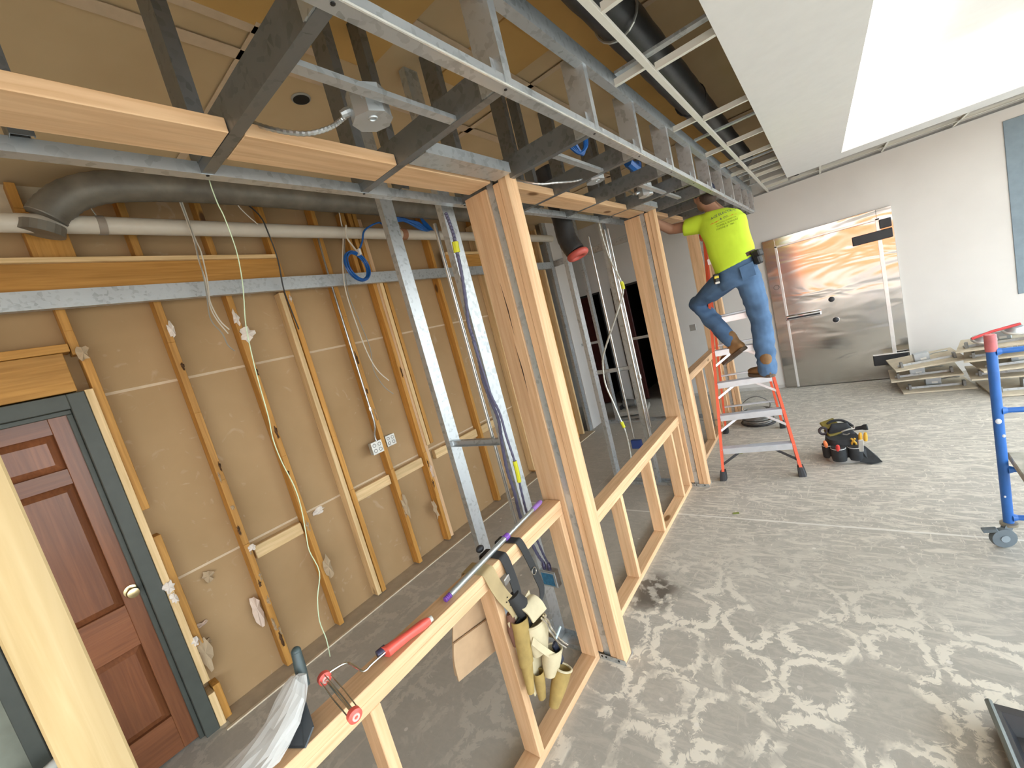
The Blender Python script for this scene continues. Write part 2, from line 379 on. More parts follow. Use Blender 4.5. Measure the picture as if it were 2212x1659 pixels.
# ------------------------------------------------------------------ left wall: paper-backed gypsum board with old studs
wl_ = struct('wall_left', G().box(-3.36, -3.32, .33, 5.62, 0, 3.3), GYP)
for a, bb, z0, z1 in ((.45, 5.6, 2.112, 2.128), (.45, 5.6, .925, .94)):
    B('joint_strip', wl_, TAPE, -3.3195, -3.3165, a, bb, z0, z1, c=0)
B('gypsum_panel', wl_, GYP, -3.36, -3.32, -8, .33, 2.36, 3.3, c=0)
B('gypsum_panel', wl_, plain('grey_green_wall', (.27, .28, .22), .8), -3.36, -3.32, -8, -.285, 0, 2.36, c=0)
ys = [(-.40, 2.42, 3.28), (.0, 2.42, 3.28), (.40, 2.36, 3.28), (.82, .02, 3.28), (1.222, .02, 3.28), (1.625, .02, 3.28), (2.035, .02, 3.28), (2.43, .02, 3.28), (2.83, .02, 3.28), (3.255, .02, 3.28), (3.66, .02, 3.28), (4.06, .02, 3.28), (4.47, .02, 3.28), (4.88, .02, 3.28), (5.28, .02, 3.28)]
for y, z0, z1 in ys:
    g = G(); n_ = 7
    for i in range(n_):   # slightly ragged old edge, one mesh per stud
        a = z0+(z1-z0)*i/n_; b_ = z0+(z1-z0)*(i+1)/n_; d = random.uniform(-.004, .004)
        g.box(-3.318, -3.23+d, y-.019, y+.019, a, b_, c=.0015)
    build('stud', g, oldwood('z'), wl_)
for y, z0, z1, m, x1 in ((1.578, .02, 2.60, palewood('z'), -3.232), (2.50, 1.0, 2.66, palewood('z'), -3.225), (2.555, 1.0, 2.72, oldwood('z'), -3.235), (2.475, .03, 3.2, fir('z'), -3.24), (4.02, .05, 3.2, palewood('z'), -3.22), (4.10, .05, 3.2, oldwood('z'), -3.22), (5.45, .02, 3.2, palewood('z'), -3.23), (2.38, 2.7, 3.25, oldwood('z'), -3.23), (2.31, 2.7, 3.25, oldwood('z'), -3.23)):
    B('sister_stud', wl_, m, -3.318, x1, y-.019, y+.019, z0, z1)
for y0, y1, z in ((.86, 1.19, .855), (1.65, 2.01, .865), (2.06, 2.40, .865), (2.575, 2.80, .865), (2.86, 3.22, .865), (3.29, 3.6, .865)):
    B('blocking', wl_, palewood('y'), -3.318, -3.262, y0, y1, z-.045, z+.045, c=.004)
B('header_board', wl_, oldwood('y'), -3.30, -3.225, -.45, .345, 2.165, 2.375)
B('header_plate', wl_, oldwood('y'), -3.318, -3.21, -.45, .375, 2.377, 2.42)
B('trimmer_stud', wl_, palewood('z'), -3.318, -3.20, .366, .402, .30, 2.16)
B('trimmer_stud', wl_, palewood('z'), -3.318, -3.20, .366, .402, .0, .22)
B('king_stud', wl_, oldwood('z'), -3.318, -3.225, .404, .442, 1.42, 2.34)
B('king_stud', wl_, oldwood('z'), -3.318, -3.225, .404, .442, .52, 1.25)
B('king_stud', wl_, oldwood('z'), -3.318, -3.225, .404, .442, 0, .24)
B('ledger_board', wl_, oldwood('y'), -3.23, -3.19, -3.0, 1.60, 2.70, 2.845)
B('ledger_cap', wl_, palewood('y'), -3.23, -3.165, -3.0, 1.60, 2.845, 2.872)
B('ledger_board', wl_, oldwood('y'), -3.23, -3.19, 3.4, 4.9, 2.70, 2.845)
B('ledger_cap', wl_, palewood('y'), -3.23, -3.165, 3.4, 4.9, 2.845, 2.872)
B('stud', wl_, oldwood('z'), -3.318, -3.228, .40, .545, 2.88, 3.13)
B('gypsum_panel', wl_, plain('pale_patch_board', (.55, .47, .33), .9), -3.32, -3.306, -.6, .62, 3.14, 3.3)
B('dark_hole_patch', wl_, plain('hole_shadow', (.03, .02, .01), .9), -3.306, -3.302, .30, .34, 3.19, 3.25, c=.015)  # flat dark square, painted as the shade inside a hole in the board
g = G().track((-3.15, -3, 2.60), (-3.15, 5.55, 2.60), EZ, -EX, .096, .045)
for i in range(70):
    y = -.2+i*.062
    g.obox((-3.1485, y, 2.637), V((.0012, 0, 0)), V((0, .014, -.006)), V((0, .002, .004)))
build('steel_track', g, GALV, wl_)
B('floor_plate', wl_, plain('dusty_plate', (.44, .36, .255), .9), -3.318, -3.13, .41, 5.6, 0, .006, c=0)
B('floor_plate', wl_, plain('plate_ghost_line', (.60, .50, .36), .9), -3.135, -3.115, .38, 5.6, 0, .009, c=0)
SCRAP = plain('torn_gypsum_paper', (.66, .52, .42), .95); SCRAPW = plain('torn_white_paper', (.78, .70, .62), .95); TANSC = plain('torn_brown_paper', (.47, .35, .22), .95)
def scrap(y, z, w, h, mat, x=-3.222, tail=0):
    g = G(); n_ = 15; pts = []
    for i in range(n_):
        a = 2*math.pi*i/n_; k = random.uniform(.55, 1.1)
        pts.append((w*k*math.cos(a), h*k*math.sin(a)-(tail*max(0, -math.sin(a))**2*random.uniform(.4, 1.2))))
    k = len(pts); c0 = [(x+.012, y, z)]; vs = c0+[(x+.008*math.sin(i*2.1), y+p[0], z+p[1]) for i, p in enumerate(pts)]
    vs += [(v_[0]-.006, v_[1], v_[2]) for v_ in vs]
    fs = [(0, 1+i, 1+(i+1) % k) for i in range(k)]+[(k+1, k+2+(i+1) % k, k+2+i) for i in range(k)]+[(1+i, k+2+i, k+2+(i+1) % k, 1+(i+1) % k) for i in range(k)]
    g.add(vs, fs); return build('paper_scrap', g, mat, wl_, recalc=True)
scrap(.84, 2.42, .022, .07, SCRAPW); scrap(1.215, 2.45, .024, .06, SCRAPW); scrap(1.25, 2.325, .06, .055, SCRAPW)
scrap(.84, .915, .025, .025, SCRAPW); scrap(1.36, .90, .06, .028, SCRAPW, -3.312); scrap(.76, .50, .035, .10, SCRAP, -3.28, .08)
scrap(.385, .95, .03, .04, SCRAPW, -3.19); scrap(.39, .875, .02, .04, SCRAPW, -3.19); scrap(.405, .56, .022, .035, SCRAPW, -3.2); scrap(.47, .48, .03, .02, TANSC, -3.3)
scrap(.59, .86, .035, .04, TANSC, -3.3, .03); scrap(1.255, .50, .035, .10, TANSC, -3.22); scrap(2.05, .58, .04, .13, TANSC, -3.22); scrap(2.36, .4, .03, .12, TANSC, -3.23)
scrap(.43, .46, .04, .14, TANSC, -3.23); scrap(.48, .6, .04, .015, SCRAP, -3.3); scrap(1.63, 2.55, .012, .03, SCRAPW); scrap(2.44, .75, .02, .10, SCRAP, -3.225)
scrap(.42, 2.36, .03, .05, TANSC, -3.215)

for k in range(26):   # torn paper still nailed along the stud edges
    y = random.choice((.82, .82, .82, 1.222, 2.035, 2.43)); z = random.uniform(.2, 2.2)
    scrap(y+random.uniform(-.012, .012), z, random.uniform(.006, .013), random.uniform(.02, .07), plain('nailed_paper_dark', (.10, .05, .02), .95) if k % 2 else TANSC, -3.229)

# ------------------------------------------------------------------ door 1: brown panelled door in a grey steel frame
DFR = plain('door_frame_grey', (.062, .068, .056), .5); DBR = wood('door_brown_', 'z', (.17, .058, .024), (.23, .085, .034), grain=1.3, rough=.28, kn=0); DBRY = wood('door_brown_', 'y', (.17, .058, .024), (.23, .085, .034), grain=1.3, rough=.28, kn=0)
d1 = bpy.data.objects.new('door_1', None); COL.objects.link(d1); d1.location = (-3.28, .06, 0); d1['kind'] = 'structure'
for a, b_, z0, z1 in ((.294, .364, 0, 2.155), (-.285, -.225, 0, 2.155), (-.225, .294, 2.075, 2.155)):
    B('frame', d1, DFR, -3.36, -3.192, a, b_, z0, z1, c=.003)
for a, b_, z0, z1 in ((.27, .294, 0, 2.05), (-.225, -.20, 0, 2.05), (-.225, .294, 2.05, 2.075)):
    B('door_stop', d1, DFR, -3.36, -3.232, a, b_, z0, z1, c=.003)
B('stile', d1, DBR, -3.29, -3.25, .20, .286, .012, 2.06); B('stile', d1, DBR, -3.29, -3.25, -.215, -.12, .012, 2.06)
for z0, z1 in ((.012, .23), (.71, .955), (1.69, 1.775), (1.965, 2.06)):
    B('rail', d1, DBRY, -3.29, -3.25, -.12, .20, z0, z1)
for z0, z1 in ((.23, .71), (.955, 1.69), (1.775, 1.965)):
    g = G(); iz = .035; x0, x1 = -3.276, -3.255
    o_ = [(x0, -.12, z0), (x0, .20, z0), (x0, .20, z1), (x0, -.12, z1)]; i_ = [(x1, -.12+iz, z0+iz), (x1, .20-iz, z0+iz), (x1, .20-iz, z1-iz), (x1, -.12+iz, z1-iz)]
    g.add(o_+i_, [(4, 5, 6, 7)]+[(k, (k+1) % 4, 4+(k+1) % 4, 4+k) for k in range(4)]); build('panel', g, DBR, d1)
BRASS = plain('aged_brass', (.62, .50, .27), .25, .9)
g = G().lathe([(.033, 0), (.033, .006), (.012, .010), (.012, .035), (.024, .042), (.030, .056), (.026, .070), (.010, .075)], (-3.25, .243, 1.015), EX, 18); build('knob', g, BRASS, d1, smooth=True)

# ------------------------------------------------------------------ far wall with the steel cooler door and two dark openings
yf = 7.18
fw_ = G()
for a, b_, z0, z1 in ((-.655, 3.2, 0, 3.3), (-2.42, -.655, 0, 3.3), (-3.03, -2.42, 2.135, 3.3), (-3.25, -3.03, 0, 3.3), (-3.70, -3.25, 2.135, 3.3), (-6, -3.70, 0, 3.3)):
    fw_.box(a, b_, yf, yf+.12, z0, z1)
wf = struct('wall_far', fw_, WALLW)
struct('baseboard_far', G().box(-2.42, -.66, yf-.004, yf, 0, .05), plain('wall_base_darker', (.50, .47, .43), .9))  # strip along the wall foot, darker than the wall paint
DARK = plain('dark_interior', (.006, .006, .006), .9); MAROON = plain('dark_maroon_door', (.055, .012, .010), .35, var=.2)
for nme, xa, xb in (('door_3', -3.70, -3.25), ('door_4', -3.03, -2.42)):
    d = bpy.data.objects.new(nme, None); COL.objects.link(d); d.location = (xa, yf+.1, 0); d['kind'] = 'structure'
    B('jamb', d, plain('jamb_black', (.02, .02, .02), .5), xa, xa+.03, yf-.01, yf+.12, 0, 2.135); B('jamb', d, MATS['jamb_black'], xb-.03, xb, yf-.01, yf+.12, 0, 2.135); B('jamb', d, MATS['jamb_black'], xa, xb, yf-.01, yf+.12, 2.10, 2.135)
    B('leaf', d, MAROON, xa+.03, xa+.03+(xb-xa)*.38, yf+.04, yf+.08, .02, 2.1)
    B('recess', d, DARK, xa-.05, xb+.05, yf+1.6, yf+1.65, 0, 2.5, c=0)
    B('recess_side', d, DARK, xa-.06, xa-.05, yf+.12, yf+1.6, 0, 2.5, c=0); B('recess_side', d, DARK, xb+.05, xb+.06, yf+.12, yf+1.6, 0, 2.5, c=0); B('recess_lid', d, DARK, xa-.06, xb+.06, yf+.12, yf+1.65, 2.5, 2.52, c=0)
# white return wall beyond the gypsum and its framing
w2 = struct('wall_left', G().box(-3.26, -3.20, 5.72, 6.14, 0, 3.3), WALLW)
B('corner_trim', w2, plain('brown_edge', (.16, .09, .07), .6), -3.27, -3.19, 6.14, 6.17, 0, 3.3)
build('corner_stud', G().cstud((-3.21, 5.62, 0), (-3.21, 5.62, 3.3), EY, -EX, .09), GALV, w2)
struct('wall_back', G().box(-7, -6.94, -8, 9, 0, 3.3).box(-7, -3.36, 9, 9.06, 0, 3.3).box(-7, -3.36, 2, 2.06, 0, 3.3), WALLW)

def steel_mat():
    m, n, l, b = nodes('cooler_door_steel')
    t = n.new('ShaderNodeTexCoord'); mp = n.new('ShaderNodeMapping'); mp.inputs['Scale'].default_value = (.55, 1, 1.5); l.new(t.outputs['Object'], mp.inputs[0])
    nz = n.new('ShaderNodeTexNoise'); nz.inputs['Scale'].default_value = 2.3; nz.inputs['Detail'].default_value = 2; nz.inputs['Distortion'].default_value = .6; l.new(mp.outputs[0], nz.inputs[0])
    bp = n.new('ShaderNodeBump'); bp.inputs['Strength'].default_value = .30; bp.inputs['Distance'].default_value = .03; l.new(nz.outputs[0], bp.inputs['Height']); l.new(bp.outputs[0], b.inputs['Normal'])
    b.inputs['Base Color'].default_value = (.52, .50, .47, 1); b.inputs['Metallic'].default_value = 1; b.inputs['Roughness'].default_value = .15
    b.inputs['Anisotropic'].default_value = .5
    return m
STEEL = steel_mat()
d2 = bpy.data.objects.new('door_2', None); COL.objects.link(d2); d2.location = (0, yf, 0); d2['kind'] = 'structure'
B('frame', d2, STEEL, -.655, -.505, yf-.03, yf+.02, 0, 2.175, c=.003); B('frame', d2, STEEL, .575, .72, yf-.03, yf+.02, 0, 2.175, c=.003); B('frame', d2, STEEL, -.505, .575, yf-.03, yf+.02, 2.06, 2.175, c=.003)
B('leaf', d2, STEEL, -.495, .565, yf-.075, yf-.01, .012, 2.045, c=.004)
ALT = plain('bright_trim_strip', (.78, .78, .77), .25, .6)
B('edge_strip', d2, ALT, -.515, -.485, yf-.08, yf-.06, .012, 2.065); B('edge_strip', d2, ALT, .555, .595, yf-.08, yf-.06, .30, 2.065); B('edge_strip', d2, ALT, -.515, .595, yf-.08, yf-.06, 2.045, 2.07)
HBK = plain('black_hinge', (.022, .024, .028), .5)
for z0, z1, xa in ((1.80, 1.915, .315), (.20, .335, .36)):
    h = B('hinge_plate', d2, HBK, xa, .70, yf-.10, yf-.075, z0, z1, c=.006)
B('hinge_block', d2, HBK, .588, .70, yf-.10, yf-.03, 1.93, 2.04, c=.006); B('hinge_cap', d2, ALT, .36, .71, yf-.105, yf-.072, .335, .345)
for z, xx in ((1.185, .022), (.90, .035)):
    build('push_button', G().lathe([(.034, 0), (.034, .012), (.024, .02)], (xx, yf-.075, z), -EY, 18), HBK, d2, smooth=True)
    if z < 1: build('button_ring', G().ring((xx, yf-.077, z), EY, .038, .005, 20, 6), ALT, d2, smooth=True)
lt = B('latch_body', d2, plain('chrome', (.85, .86, .88), .08, 1), -.515, -.105, yf-.135, yf-.075, 1.005, 1.075, c=.012)
B('latch_inset', d2, HBK, -.50, -.12, yf-.139, yf-.134, 1.022, 1.046, c=.002)
build('rivet', G().lathe([(.035, 0), (.03, .006)], (-.57, yf-.03, 1.50), -EY, 16), STEEL, d2)
DKBL = plain('dark_blue_board', (.19, .25, .29), .5)
o = struct('wall_board_1', G().box(1.66, 2.9, yf-.008, yf, .83, 2.70, c=.003), DKBL)  # flat dark blue board on the far wall, no glazing

# ------------------------------------------------------------------ ceilings
struct('ceiling', G().box(-7, -.12, -8, 9, 3.3, 3.36), DECK)
dk = bpy.data.objects['ceiling']
for a, b_, c_, d_ in ((-1.62, -.13, -1, 1.55), (-1.5, -.13, 1.9, 2.3)):
    B('old_board', dk, DECKO, a, b_, c_, d_, 3.292, 3.30, c=0)
for a, b_, c_, d_ in ((-1.83, -1.77, -1, 5), (-1.66, -1.62, -1, 1.3), (-3.3, -1.6, 1.02, 1.06), (-1.30, -1.25, 1.55, 5), (-2.6, -.2, 2.46, 2.50), (-1.0, -.96, 2.5, 6), (-2.6, -.2, 4.9, 4.94)):
    B('joint_tape', dk, TAPE, a, b_, c_, d_, 3.289, 3.292, c=0)
build('hole_rim', G().ring((-1.975, 1.375, 3.297), EZ, .042, .006, 24, 6), plain('rim_dusty', (.34, .33, .29), .7), dk, smooth=True)
build('hole', G().lathe([(.04, 0), (.04, .003)], (-1.975, 1.375, 3.29), EZ, 24), plain('hole_dark', (.015, .012, .008), .9), dk)
g = G()
zc, zt = 2.816, 2.86
for a, b_, c_, d_ in ((-.226, .285, -8, 6.5), (3.4, 4.3, -8, 6.5), (.285, 3.4, -8, 1.2), (.285, 3.4, 6.108, 6.5)):
    g.box(a, b_, c_, d_, zc, zt)
c2 = struct('ceiling', g, PAINTW)
zu = 3.24
build('cove_lip', G().box(.265, .285, 1.2, 6.108, zt, 2.985).box(3.4, 3.42, 1.2, 6.108, zt, 2.985).box(.265, 3.42, 6.108, 6.128, zt, 2.985).box(.265, 3.42, 1.18, 1.2, zt, 2.985), PAINTW, c2)
build('cove_floor', G().box(-.08, .265, .9, 6.5, zt, zt+.01).box(3.42, 3.8, .9, 6.5, zt, zt+.01).box(.265, 3.42, 6.128, 6.5, zt, zt+.01).box(.265, 3.42, .9, 1.18, zt, zt+.01), PAINTW, c2)
build('upper_ceiling', G().box(-.10, 3.82, .88, 6.52, zu, zu+.04), PAINTW, c2)
build('cove_wall', G().box(-.10, -.06, .88, 6.52, zt, zu).box(3.78, 3.82, .88, 6.52, zt, zu).box(-.06, 3.78, 6.48, 6.52, zt, zu).box(-.06, 3.78, .88, .92, zt, zu), PAINTW, c2)
LED = bpy.data.materials.new('cove_lamp'); LED.use_nodes = True; lb = LED.node_tree.nodes['Principled BSDF']; lb.inputs['Emission Color'].default_value = (1, .97, .88, 1); lb.inputs['Emission Strength'].default_value = 34
build('lamp_strip', G().box(.30, 3.4, 6.25, 6.31, zt+.05, zt+.065), LED, c2)
build('lamp_strip', G().box(.08, .12, 1.2, 6.2, zt+.05, zt+.065), LED, c2)
struct('plenum_light_block', G().box(-.16, -.12, -8, 7.2, 2.86, 3.36).box(-.16, 4.3, 6.6, 6.64, 2.86, 3.36).box(-.16, 4.3, -8.04, -8, 2.80, 3.36), plain('plenum_dark', (.10, .095, .085), .9))  # closing panels added to keep sky light out of the plenum
struct('ceiling', G().box(-.12, 4.3, 6.64, 7.2, 3.2, 3.25), DECK)
struct('wall_back', G().box(-7, -1.35, -8.06, -8, 0, 3.36), GYP)  # unseen back wall, added to cut the light coming from behind

# ------------------------------------------------------------------ half-height wood framing along x = -1.231
def half_wall(label, y0, y1, top, studs, group='half-height wood wall frames'):
    t = thing('half_wall_frame', label, 'wall frame', (-1.275, (y0+y1)/2, 0), group)
    B('bottom_plate', t, fir('y'), -1.32, -1.231, y0, y1, 0, .038)
    B('top_plate', t, fir('y'), -1.322, -1.229, y0+.002, y1-.002, top-.038, top); B('top_plate', t, fir('y'), -1.32, -1.231, y0+.001, y1-.001, top-.0765, top-.0385)
    for y in studs:
        B('stud', t, fir('z'), -1.32, -1.231, y, y+.038, .0385, top-.077)
    return t
half_wall('low wood stud wall nearest the camera with tools lying on its top plate', .005, 1.672, .96, (.006, .458, 1.053, 1.633))
half_wall('lowest wood stud wall between the first and second tall posts', 1.770, 3.807, .715, (1.771, 2.337, 2.93, 3.53, 3.748))
half_wall('far low wood stud wall behind the orange ladder', 3.905, 5.940, .965, (3.906, 4.44, 4.96, 5.45, 5.90))
cp = tag(B('corner_stud', None, pine('z'), -1.269, -1.231, -.0855, .0035, 0, 2.56, c=.004), 'pale knotty upright stud in the lower left foreground', 'stud')

# ------------------------------------------------------------------ tall posts at the ends of the steel cross walls
def post(y, label):
    t = thing('timber_post', label, 'post', (-1.2, y, 0), 'tall wood and steel posts')
    B('wide_board', t, fir('z'), -1.346, -1.207, y, y+.038, .039, 2.565)
    build('steel_stud', G().cstud((-1.206, y+.012, .003), (-1.206, y+.012, 2.60), EY, EX, .088, .036), GALV, t)
    B('board', t, fir('z'), -1.165, -1.127, y+.004, y+.092, .003, 2.566); B('board', t, fir('z'), -1.1255, -1.082, y, y+.09, .003, 2.61)
    g = G().track((-1.35, y-.004, 0), (-1.076, y-.004, 0), EY, EZ, .098, .032) if y < 99 else None
    tr = build('base_track', G().track((-1.229, y-.003, 0), (-1.076, y-.003, 0), EY, EZ, .097, .030), GALV, t)
    for x in (-1.215, -1.19, -1.115):
        build('screw', G().lathe([(.006, 0), (.006, .002), (.002, .004)], (x, y-.003, .018), -EY, 8), SCREW, t)
    for z_ in ((1.55, 1.86) if y < 2 else ()):   # drying checks in the wide board
        build('check', G().add([(-1.262+.02*(z_-1.5), y-.0006, z_), (-1.258+.02*(z_-1.5), y-.0006, z_+.13), (-1.268+.02*(z_-1.5), y-.0006, z_+.27), (-1.262+.02*(z_-1.5), y+.001, z_), (-1.258+.02*(z_-1.5), y+.001, z_+.13), (-1.268+.02*(z_-1.5), y+.001, z_+.27)], [(0, 1, 2), (3, 5, 4), (0, 3, 4, 1), (1, 4, 5, 2), (2, 5, 3, 0)]), plain('check_dark', (.05, .025, .015), .9), t)
    return t
post(1.676, 'nearest tall post of wood boards around a steel stud'); post(3.811, 'middle tall post of wood boards, just left of the ladder'); post(5.946, 'farthest tall post, seen behind the man and ladder')

# ------------------------------------------------------------------ steel cross walls running back to the left
def cross_wall(y, label, studs, extra=()):
    t = thing('steel_wall_frame', label, 'wall frame', (-1.7, y, 0), 'steel stud cross walls')
    build('floor_track', G().track((-2.08, y-.003, 0), (-1.347, y-.003, 0), EY, EZ, .098, .032), GALV, t)
    for x in studs:
        g = G().cstud((x, y+.004, .003), (x, y+.004, 3.29), EY, -EX, .088, .041)
        for k in range(52):   # knurled flange face
            z = .1+k*.047
            g.obox((x-.02, y+.0036, z), V((.013, 0, .010)), V((0, .0009, 0)), V((-.002, 0, .003)))
        build('stud', g, GALV, t)
    for z in extra:
        build('bridging', G().track((-1.955, y+.03, z), (studs[-1]-.043, y+.03, z), EZ, -EY, .038, .03), GALV, t)
    return t
cross_wall(1.676, 'steel stud frame left of the nearest tall post', (-1.962, -1.511), (1.275,))
cross_wall(3.811, 'steel stud frame beyond the second low wall, left of the middle post', (-1.985, -1.555), (1.215,))
cw3 = cross_wall(5.946, 'farthest steel stud frame in front of the dark doorways', (-2.86, -2.46, -2.05), ())
build('bridging', G().track((-2.45, 5.97, 1.27), (-2.09, 5.97, 1.27), EZ, -EY, .038, .03), GALV, cw3); build('bridging', G().track((-3.2, 5.97, 1.33), (-2.90, 5.97, 1.33), EZ, -EY, .038, .03), GALV, cw3)
build('floor_track', G().track((-3.15, 5.943, 0), (-2.09, 5.943, 0), EY, EZ, .098, .032), GALV, cw3)
build('horizontal_stud', G().track((-3.18, 5.66, 2.62), (-2.0, 5.66, 2.62), EZ, -EY, .09, .03), GALV, cw3)

# ------------------------------------------------------------------ steel soffit ladder overhead
zs = 2.567
sf = thing('soffit_frame', 'long overhead steel soffit frame of joists and tracks with wood blocking', 'ceiling frame', (-1.0, 3, zs))
build('front_track', G().angle((-.641, -.6, zs), (-.641, 6.76, zs), -EX, EZ, .038, .03), GALV, sf)
build('front_track_edge', G().box(-.6425, -.6385, -.6, 6.76, zs-.001, zs+.004), plain('fold_highlight', (.86, .86, .80), .22, .4), sf)  # thin bright strip paints a highlight along the track's fold
build('upper_track', G().angle((-.631, -.6, 2.818), (-.631, 6.76, 2.818), -EX, EZ, .038, .064), GALV, sf)
build('back_track', G().track((-1.43, -.6, zs), (-1.43, 6.76, zs), EX, EZ, .036, .036), GALV, sf)
J = [.0, .566, 1.112, 1.716, 2.245, 2.815, 3.385, 3.955, 4.525, 5.095, 5.665, 6.235, 6.70]
for i, y in enumerate(J):
    build('joist', G().cstud((-1.425, y, zs+.002), (-.645, y, zs+.002), EZ, EY, .09, .033), galv('galvanised_shaded', .42), sf)  # darker copy of the steel: the soffit's shade is put into the colour
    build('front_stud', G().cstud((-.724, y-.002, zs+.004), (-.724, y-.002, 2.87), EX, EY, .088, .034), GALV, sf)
    build('hanger_stud', G().cstud((-1.43, y-.002, zs+.03), (-1.43, y-.002, 3.295), EX, EY, .088, .041), galv('galvanised_shaded_hanger', .40), sf)  # hangers also use a darkened steel colour in place of overhead shade
    if i % 2 == 0: build('hanger_stud', G().cstud((-1.43, y+.20, zs+.03), (-1.43, y+.20, 3.295), EX, EY, .060, .041), MATS['galvanised_shaded_hanger'], sf)
    for x, yy in ((-.655, y+.017), (-1.40, y+.017)):
        build('screw', G().lathe([(.005, 0), (.005, .002), (.002, .003)], (x, yy, zs), -EZ, 8), SCREW, sf)
    build('screw', G().lathe([(.005, 0), (.005, .002), (.002, .003)], (-.641, y+.017, zs+.018), EX, 8), SCREW, sf)
    build('clip_angle', G().angle((-.66, y-.001, zs+.006), (-.66, y-.001, zs+.08), -EX, -EY, .07, .02), GALV, sf)
for y0, y1 in ((-.55, -.002), (.036, .564), (.602, 1.110), (1.148, 1.655), (1.78, 2.243), (2.282, 2.813), (2.852, 3.383), (3.42, 3.79), (3.992, 4.523), (4.562, 5.093), (5.132, 5.663), (5.702, 6.233)):
    B('wood_blocking', sf, fir('y'), -1.292, -1.152, y0, y1, zs+.001, zs+.039)
build('header_track', G().track((-1.13, 1.148, zs), (-1.13, 1.66, zs), EX, EZ, .095, .045), GALV, sf)
build('header_track', G().track((-1.13, 3.42, zs), (-1.13, 3.80, zs), EX, EZ, .095, .045), GALV, sf)
for y0, y1 in ((.60, 1.112), (1.75, 2.245), (2.85, 3.385), (3.42, 3.80)):
    build('box_rail', G().track((-.872, y0, zs+.004), (-.872, y1, zs+.004), EX, EZ, .030, .014), GALV, sf)
build('end_stud', G().cstud((-.70, 6.745, zs+.004), (-.70, 6.745, 3.29), EX, -EY, .07, .034), GALV, sf)
build('end_panel', G().box(-1.43, -.66, 6.757, 6.760, zs+.03, 2.80), GALV, sf)
B('old_header', sf, DECKO, -1.0, -.64, -1, 6.7, 3.27, 3.288, c=0)

# octagonal junction boxes on the rails
def octbox(y, x, label, r=.052):
    t = thing('junction_box', label, 'electrical box', (x, y, 2.60), 'octagonal steel junction boxes')
    g = G(); n_ = 8; z0, z1 = 2.562, 2.632
    g.lathe([(r, 0), (r, z1-z0), (r*.97, z1-z0), (r*.97, .004)], (x, y, z0), EZ, 8, cap=False)
    build('shell', g, GALV, t); build('back_plate', G().lathe([(r, 0), (r, .003)], (x, y, z1), EZ, 8), GALV, t); build('cover', G().lathe([(r*1.03, 0), (r*1.03, .003)], (x, y, z0-.003), EZ, 8), GALV, t); build('cover_hole', G().ring((x+.015, y-.01, z0-.004), EZ, .011, .003, 14, 6), GALV, t)
    build('knockout', G().lathe([(.012, 0), (.012, .002)], (x+r*.92*.7, y-r*.92*.7, 2.60), V((.7, -.7, 0)), 12), GALV, t)
    build('connector', G().lathe([(.011, 0), (.013, .012), (.010, .028)], (x-r*.6, y-r*.7, 2.596), V((-.6, -.75, -.25)), 10), GALV, t)
    for s in (-1, 1): build('ear', G().box(x+s*r*.8-.006, x+s*r*.8+.006, y-.008, y+.008, z0-.002, z0+.002), GALV, t)
    return t
octbox(.862, -.942, 'nearest round steel box on a rail below the deck', .056); octbox(2.315, -.925, 'small steel box on its rail, second from the camera'); octbox(3.16, -.925, 'farthest steel box on a rail near the middle post')
MC = plain('armored_cable', (.50, .51, .50), .35, .8); GREYC = plain('grey_wire', (.30, .29, .25), .5); WHC = plain('white_wire', (.68, .64, .55), .5); BLKC = plain('black_wire', (.03, .03, .03), .5)
def armored(name, pts, r, label, group=None):
    t = thing(name, label, 'cable', tuple(pts[0]), group); P_ = smoothpts(pts, 10)
    rr = [r*(1.12 if i % 2 else .92) for i in range(len(P_))]
    build('sheath', G().tube(P_, rr, 8), MC, t); return t
armored('armored_cable', [(-.975, .825, 2.595), (-1.0, .80, 2.577), (-1.0, .751, 2.545), (-1.03, .70, 2.535), (-1.10, .66, 2.57), (-1.2, .65, 2.64), (-1.3, .66, 2.72)], .0065, 'short ribbed metal cable hanging from the nearest round box')
armored('armored_cable', [(-.955, 2.28, 2.595), (-.985, 2.20, 2.575), (-1.0, 1.98, 2.545), (-1.05, 1.88, 2.55), (-1.2, 1.84, 2.64)], .006, 'ribbed metal cable sagging from the second box above the near post')

# ------------------------------------------------------------------ suspended ceiling grid
TEE = plain('white_grid_tee', (.74, .72, .64), .5, var=.02)
tg = thing('ceiling_grid', 'open white T-bar ceiling grid beside the soffit', 'ceiling grid', (-.4, 3, 2.82))
build('main_tee', G().box(-.493, -.469, -1, 7.16, 2.816, 2.819).box(-.482, -.480, -1, 7.16, 2.819, 2.854), TEE, tg)
for y in (.31, .92, 1.53, 2.10, 3.04, 3.86, 4.50, 5.1, 5.65, 6.2, 6.75):
    build('cross_tee', G().box(-.469, -.228, y-.010, y+.010, 2.817, 2.820).box(-.469, -.228, y-.001, y+.001, 2.820, 2.85), TEE, tg)
for y in (.90, 2.03, 2.97, 3.9, 4.5, 5.1):
    build('cross_tee', G().box(-.63, -.493, y-.010, y+.010, 2.817, 2.820).box(-.63, -.493, y-.001, y+.001, 2.820, 2.85), TEE, tg)
for x in (.1, .7, 1.3, 1.9, 2.5):
    build('cross_tee', G().box(x-.010, x+.010, 6.52, 7.15, 2.817, 2.820).box(x-.001, x+.001, 6.52, 7.15, 2.82, 2.85), TEE, tg)
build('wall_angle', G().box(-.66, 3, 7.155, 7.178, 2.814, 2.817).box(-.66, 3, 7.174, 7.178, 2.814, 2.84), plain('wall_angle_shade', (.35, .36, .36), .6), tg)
build('long_tee', G().box(-.2, 3, 6.83, 6.85, 2.817, 2.820).box(-.2, 3, 6.839, 6.841, 2.82, 2.85), TEE, tg)
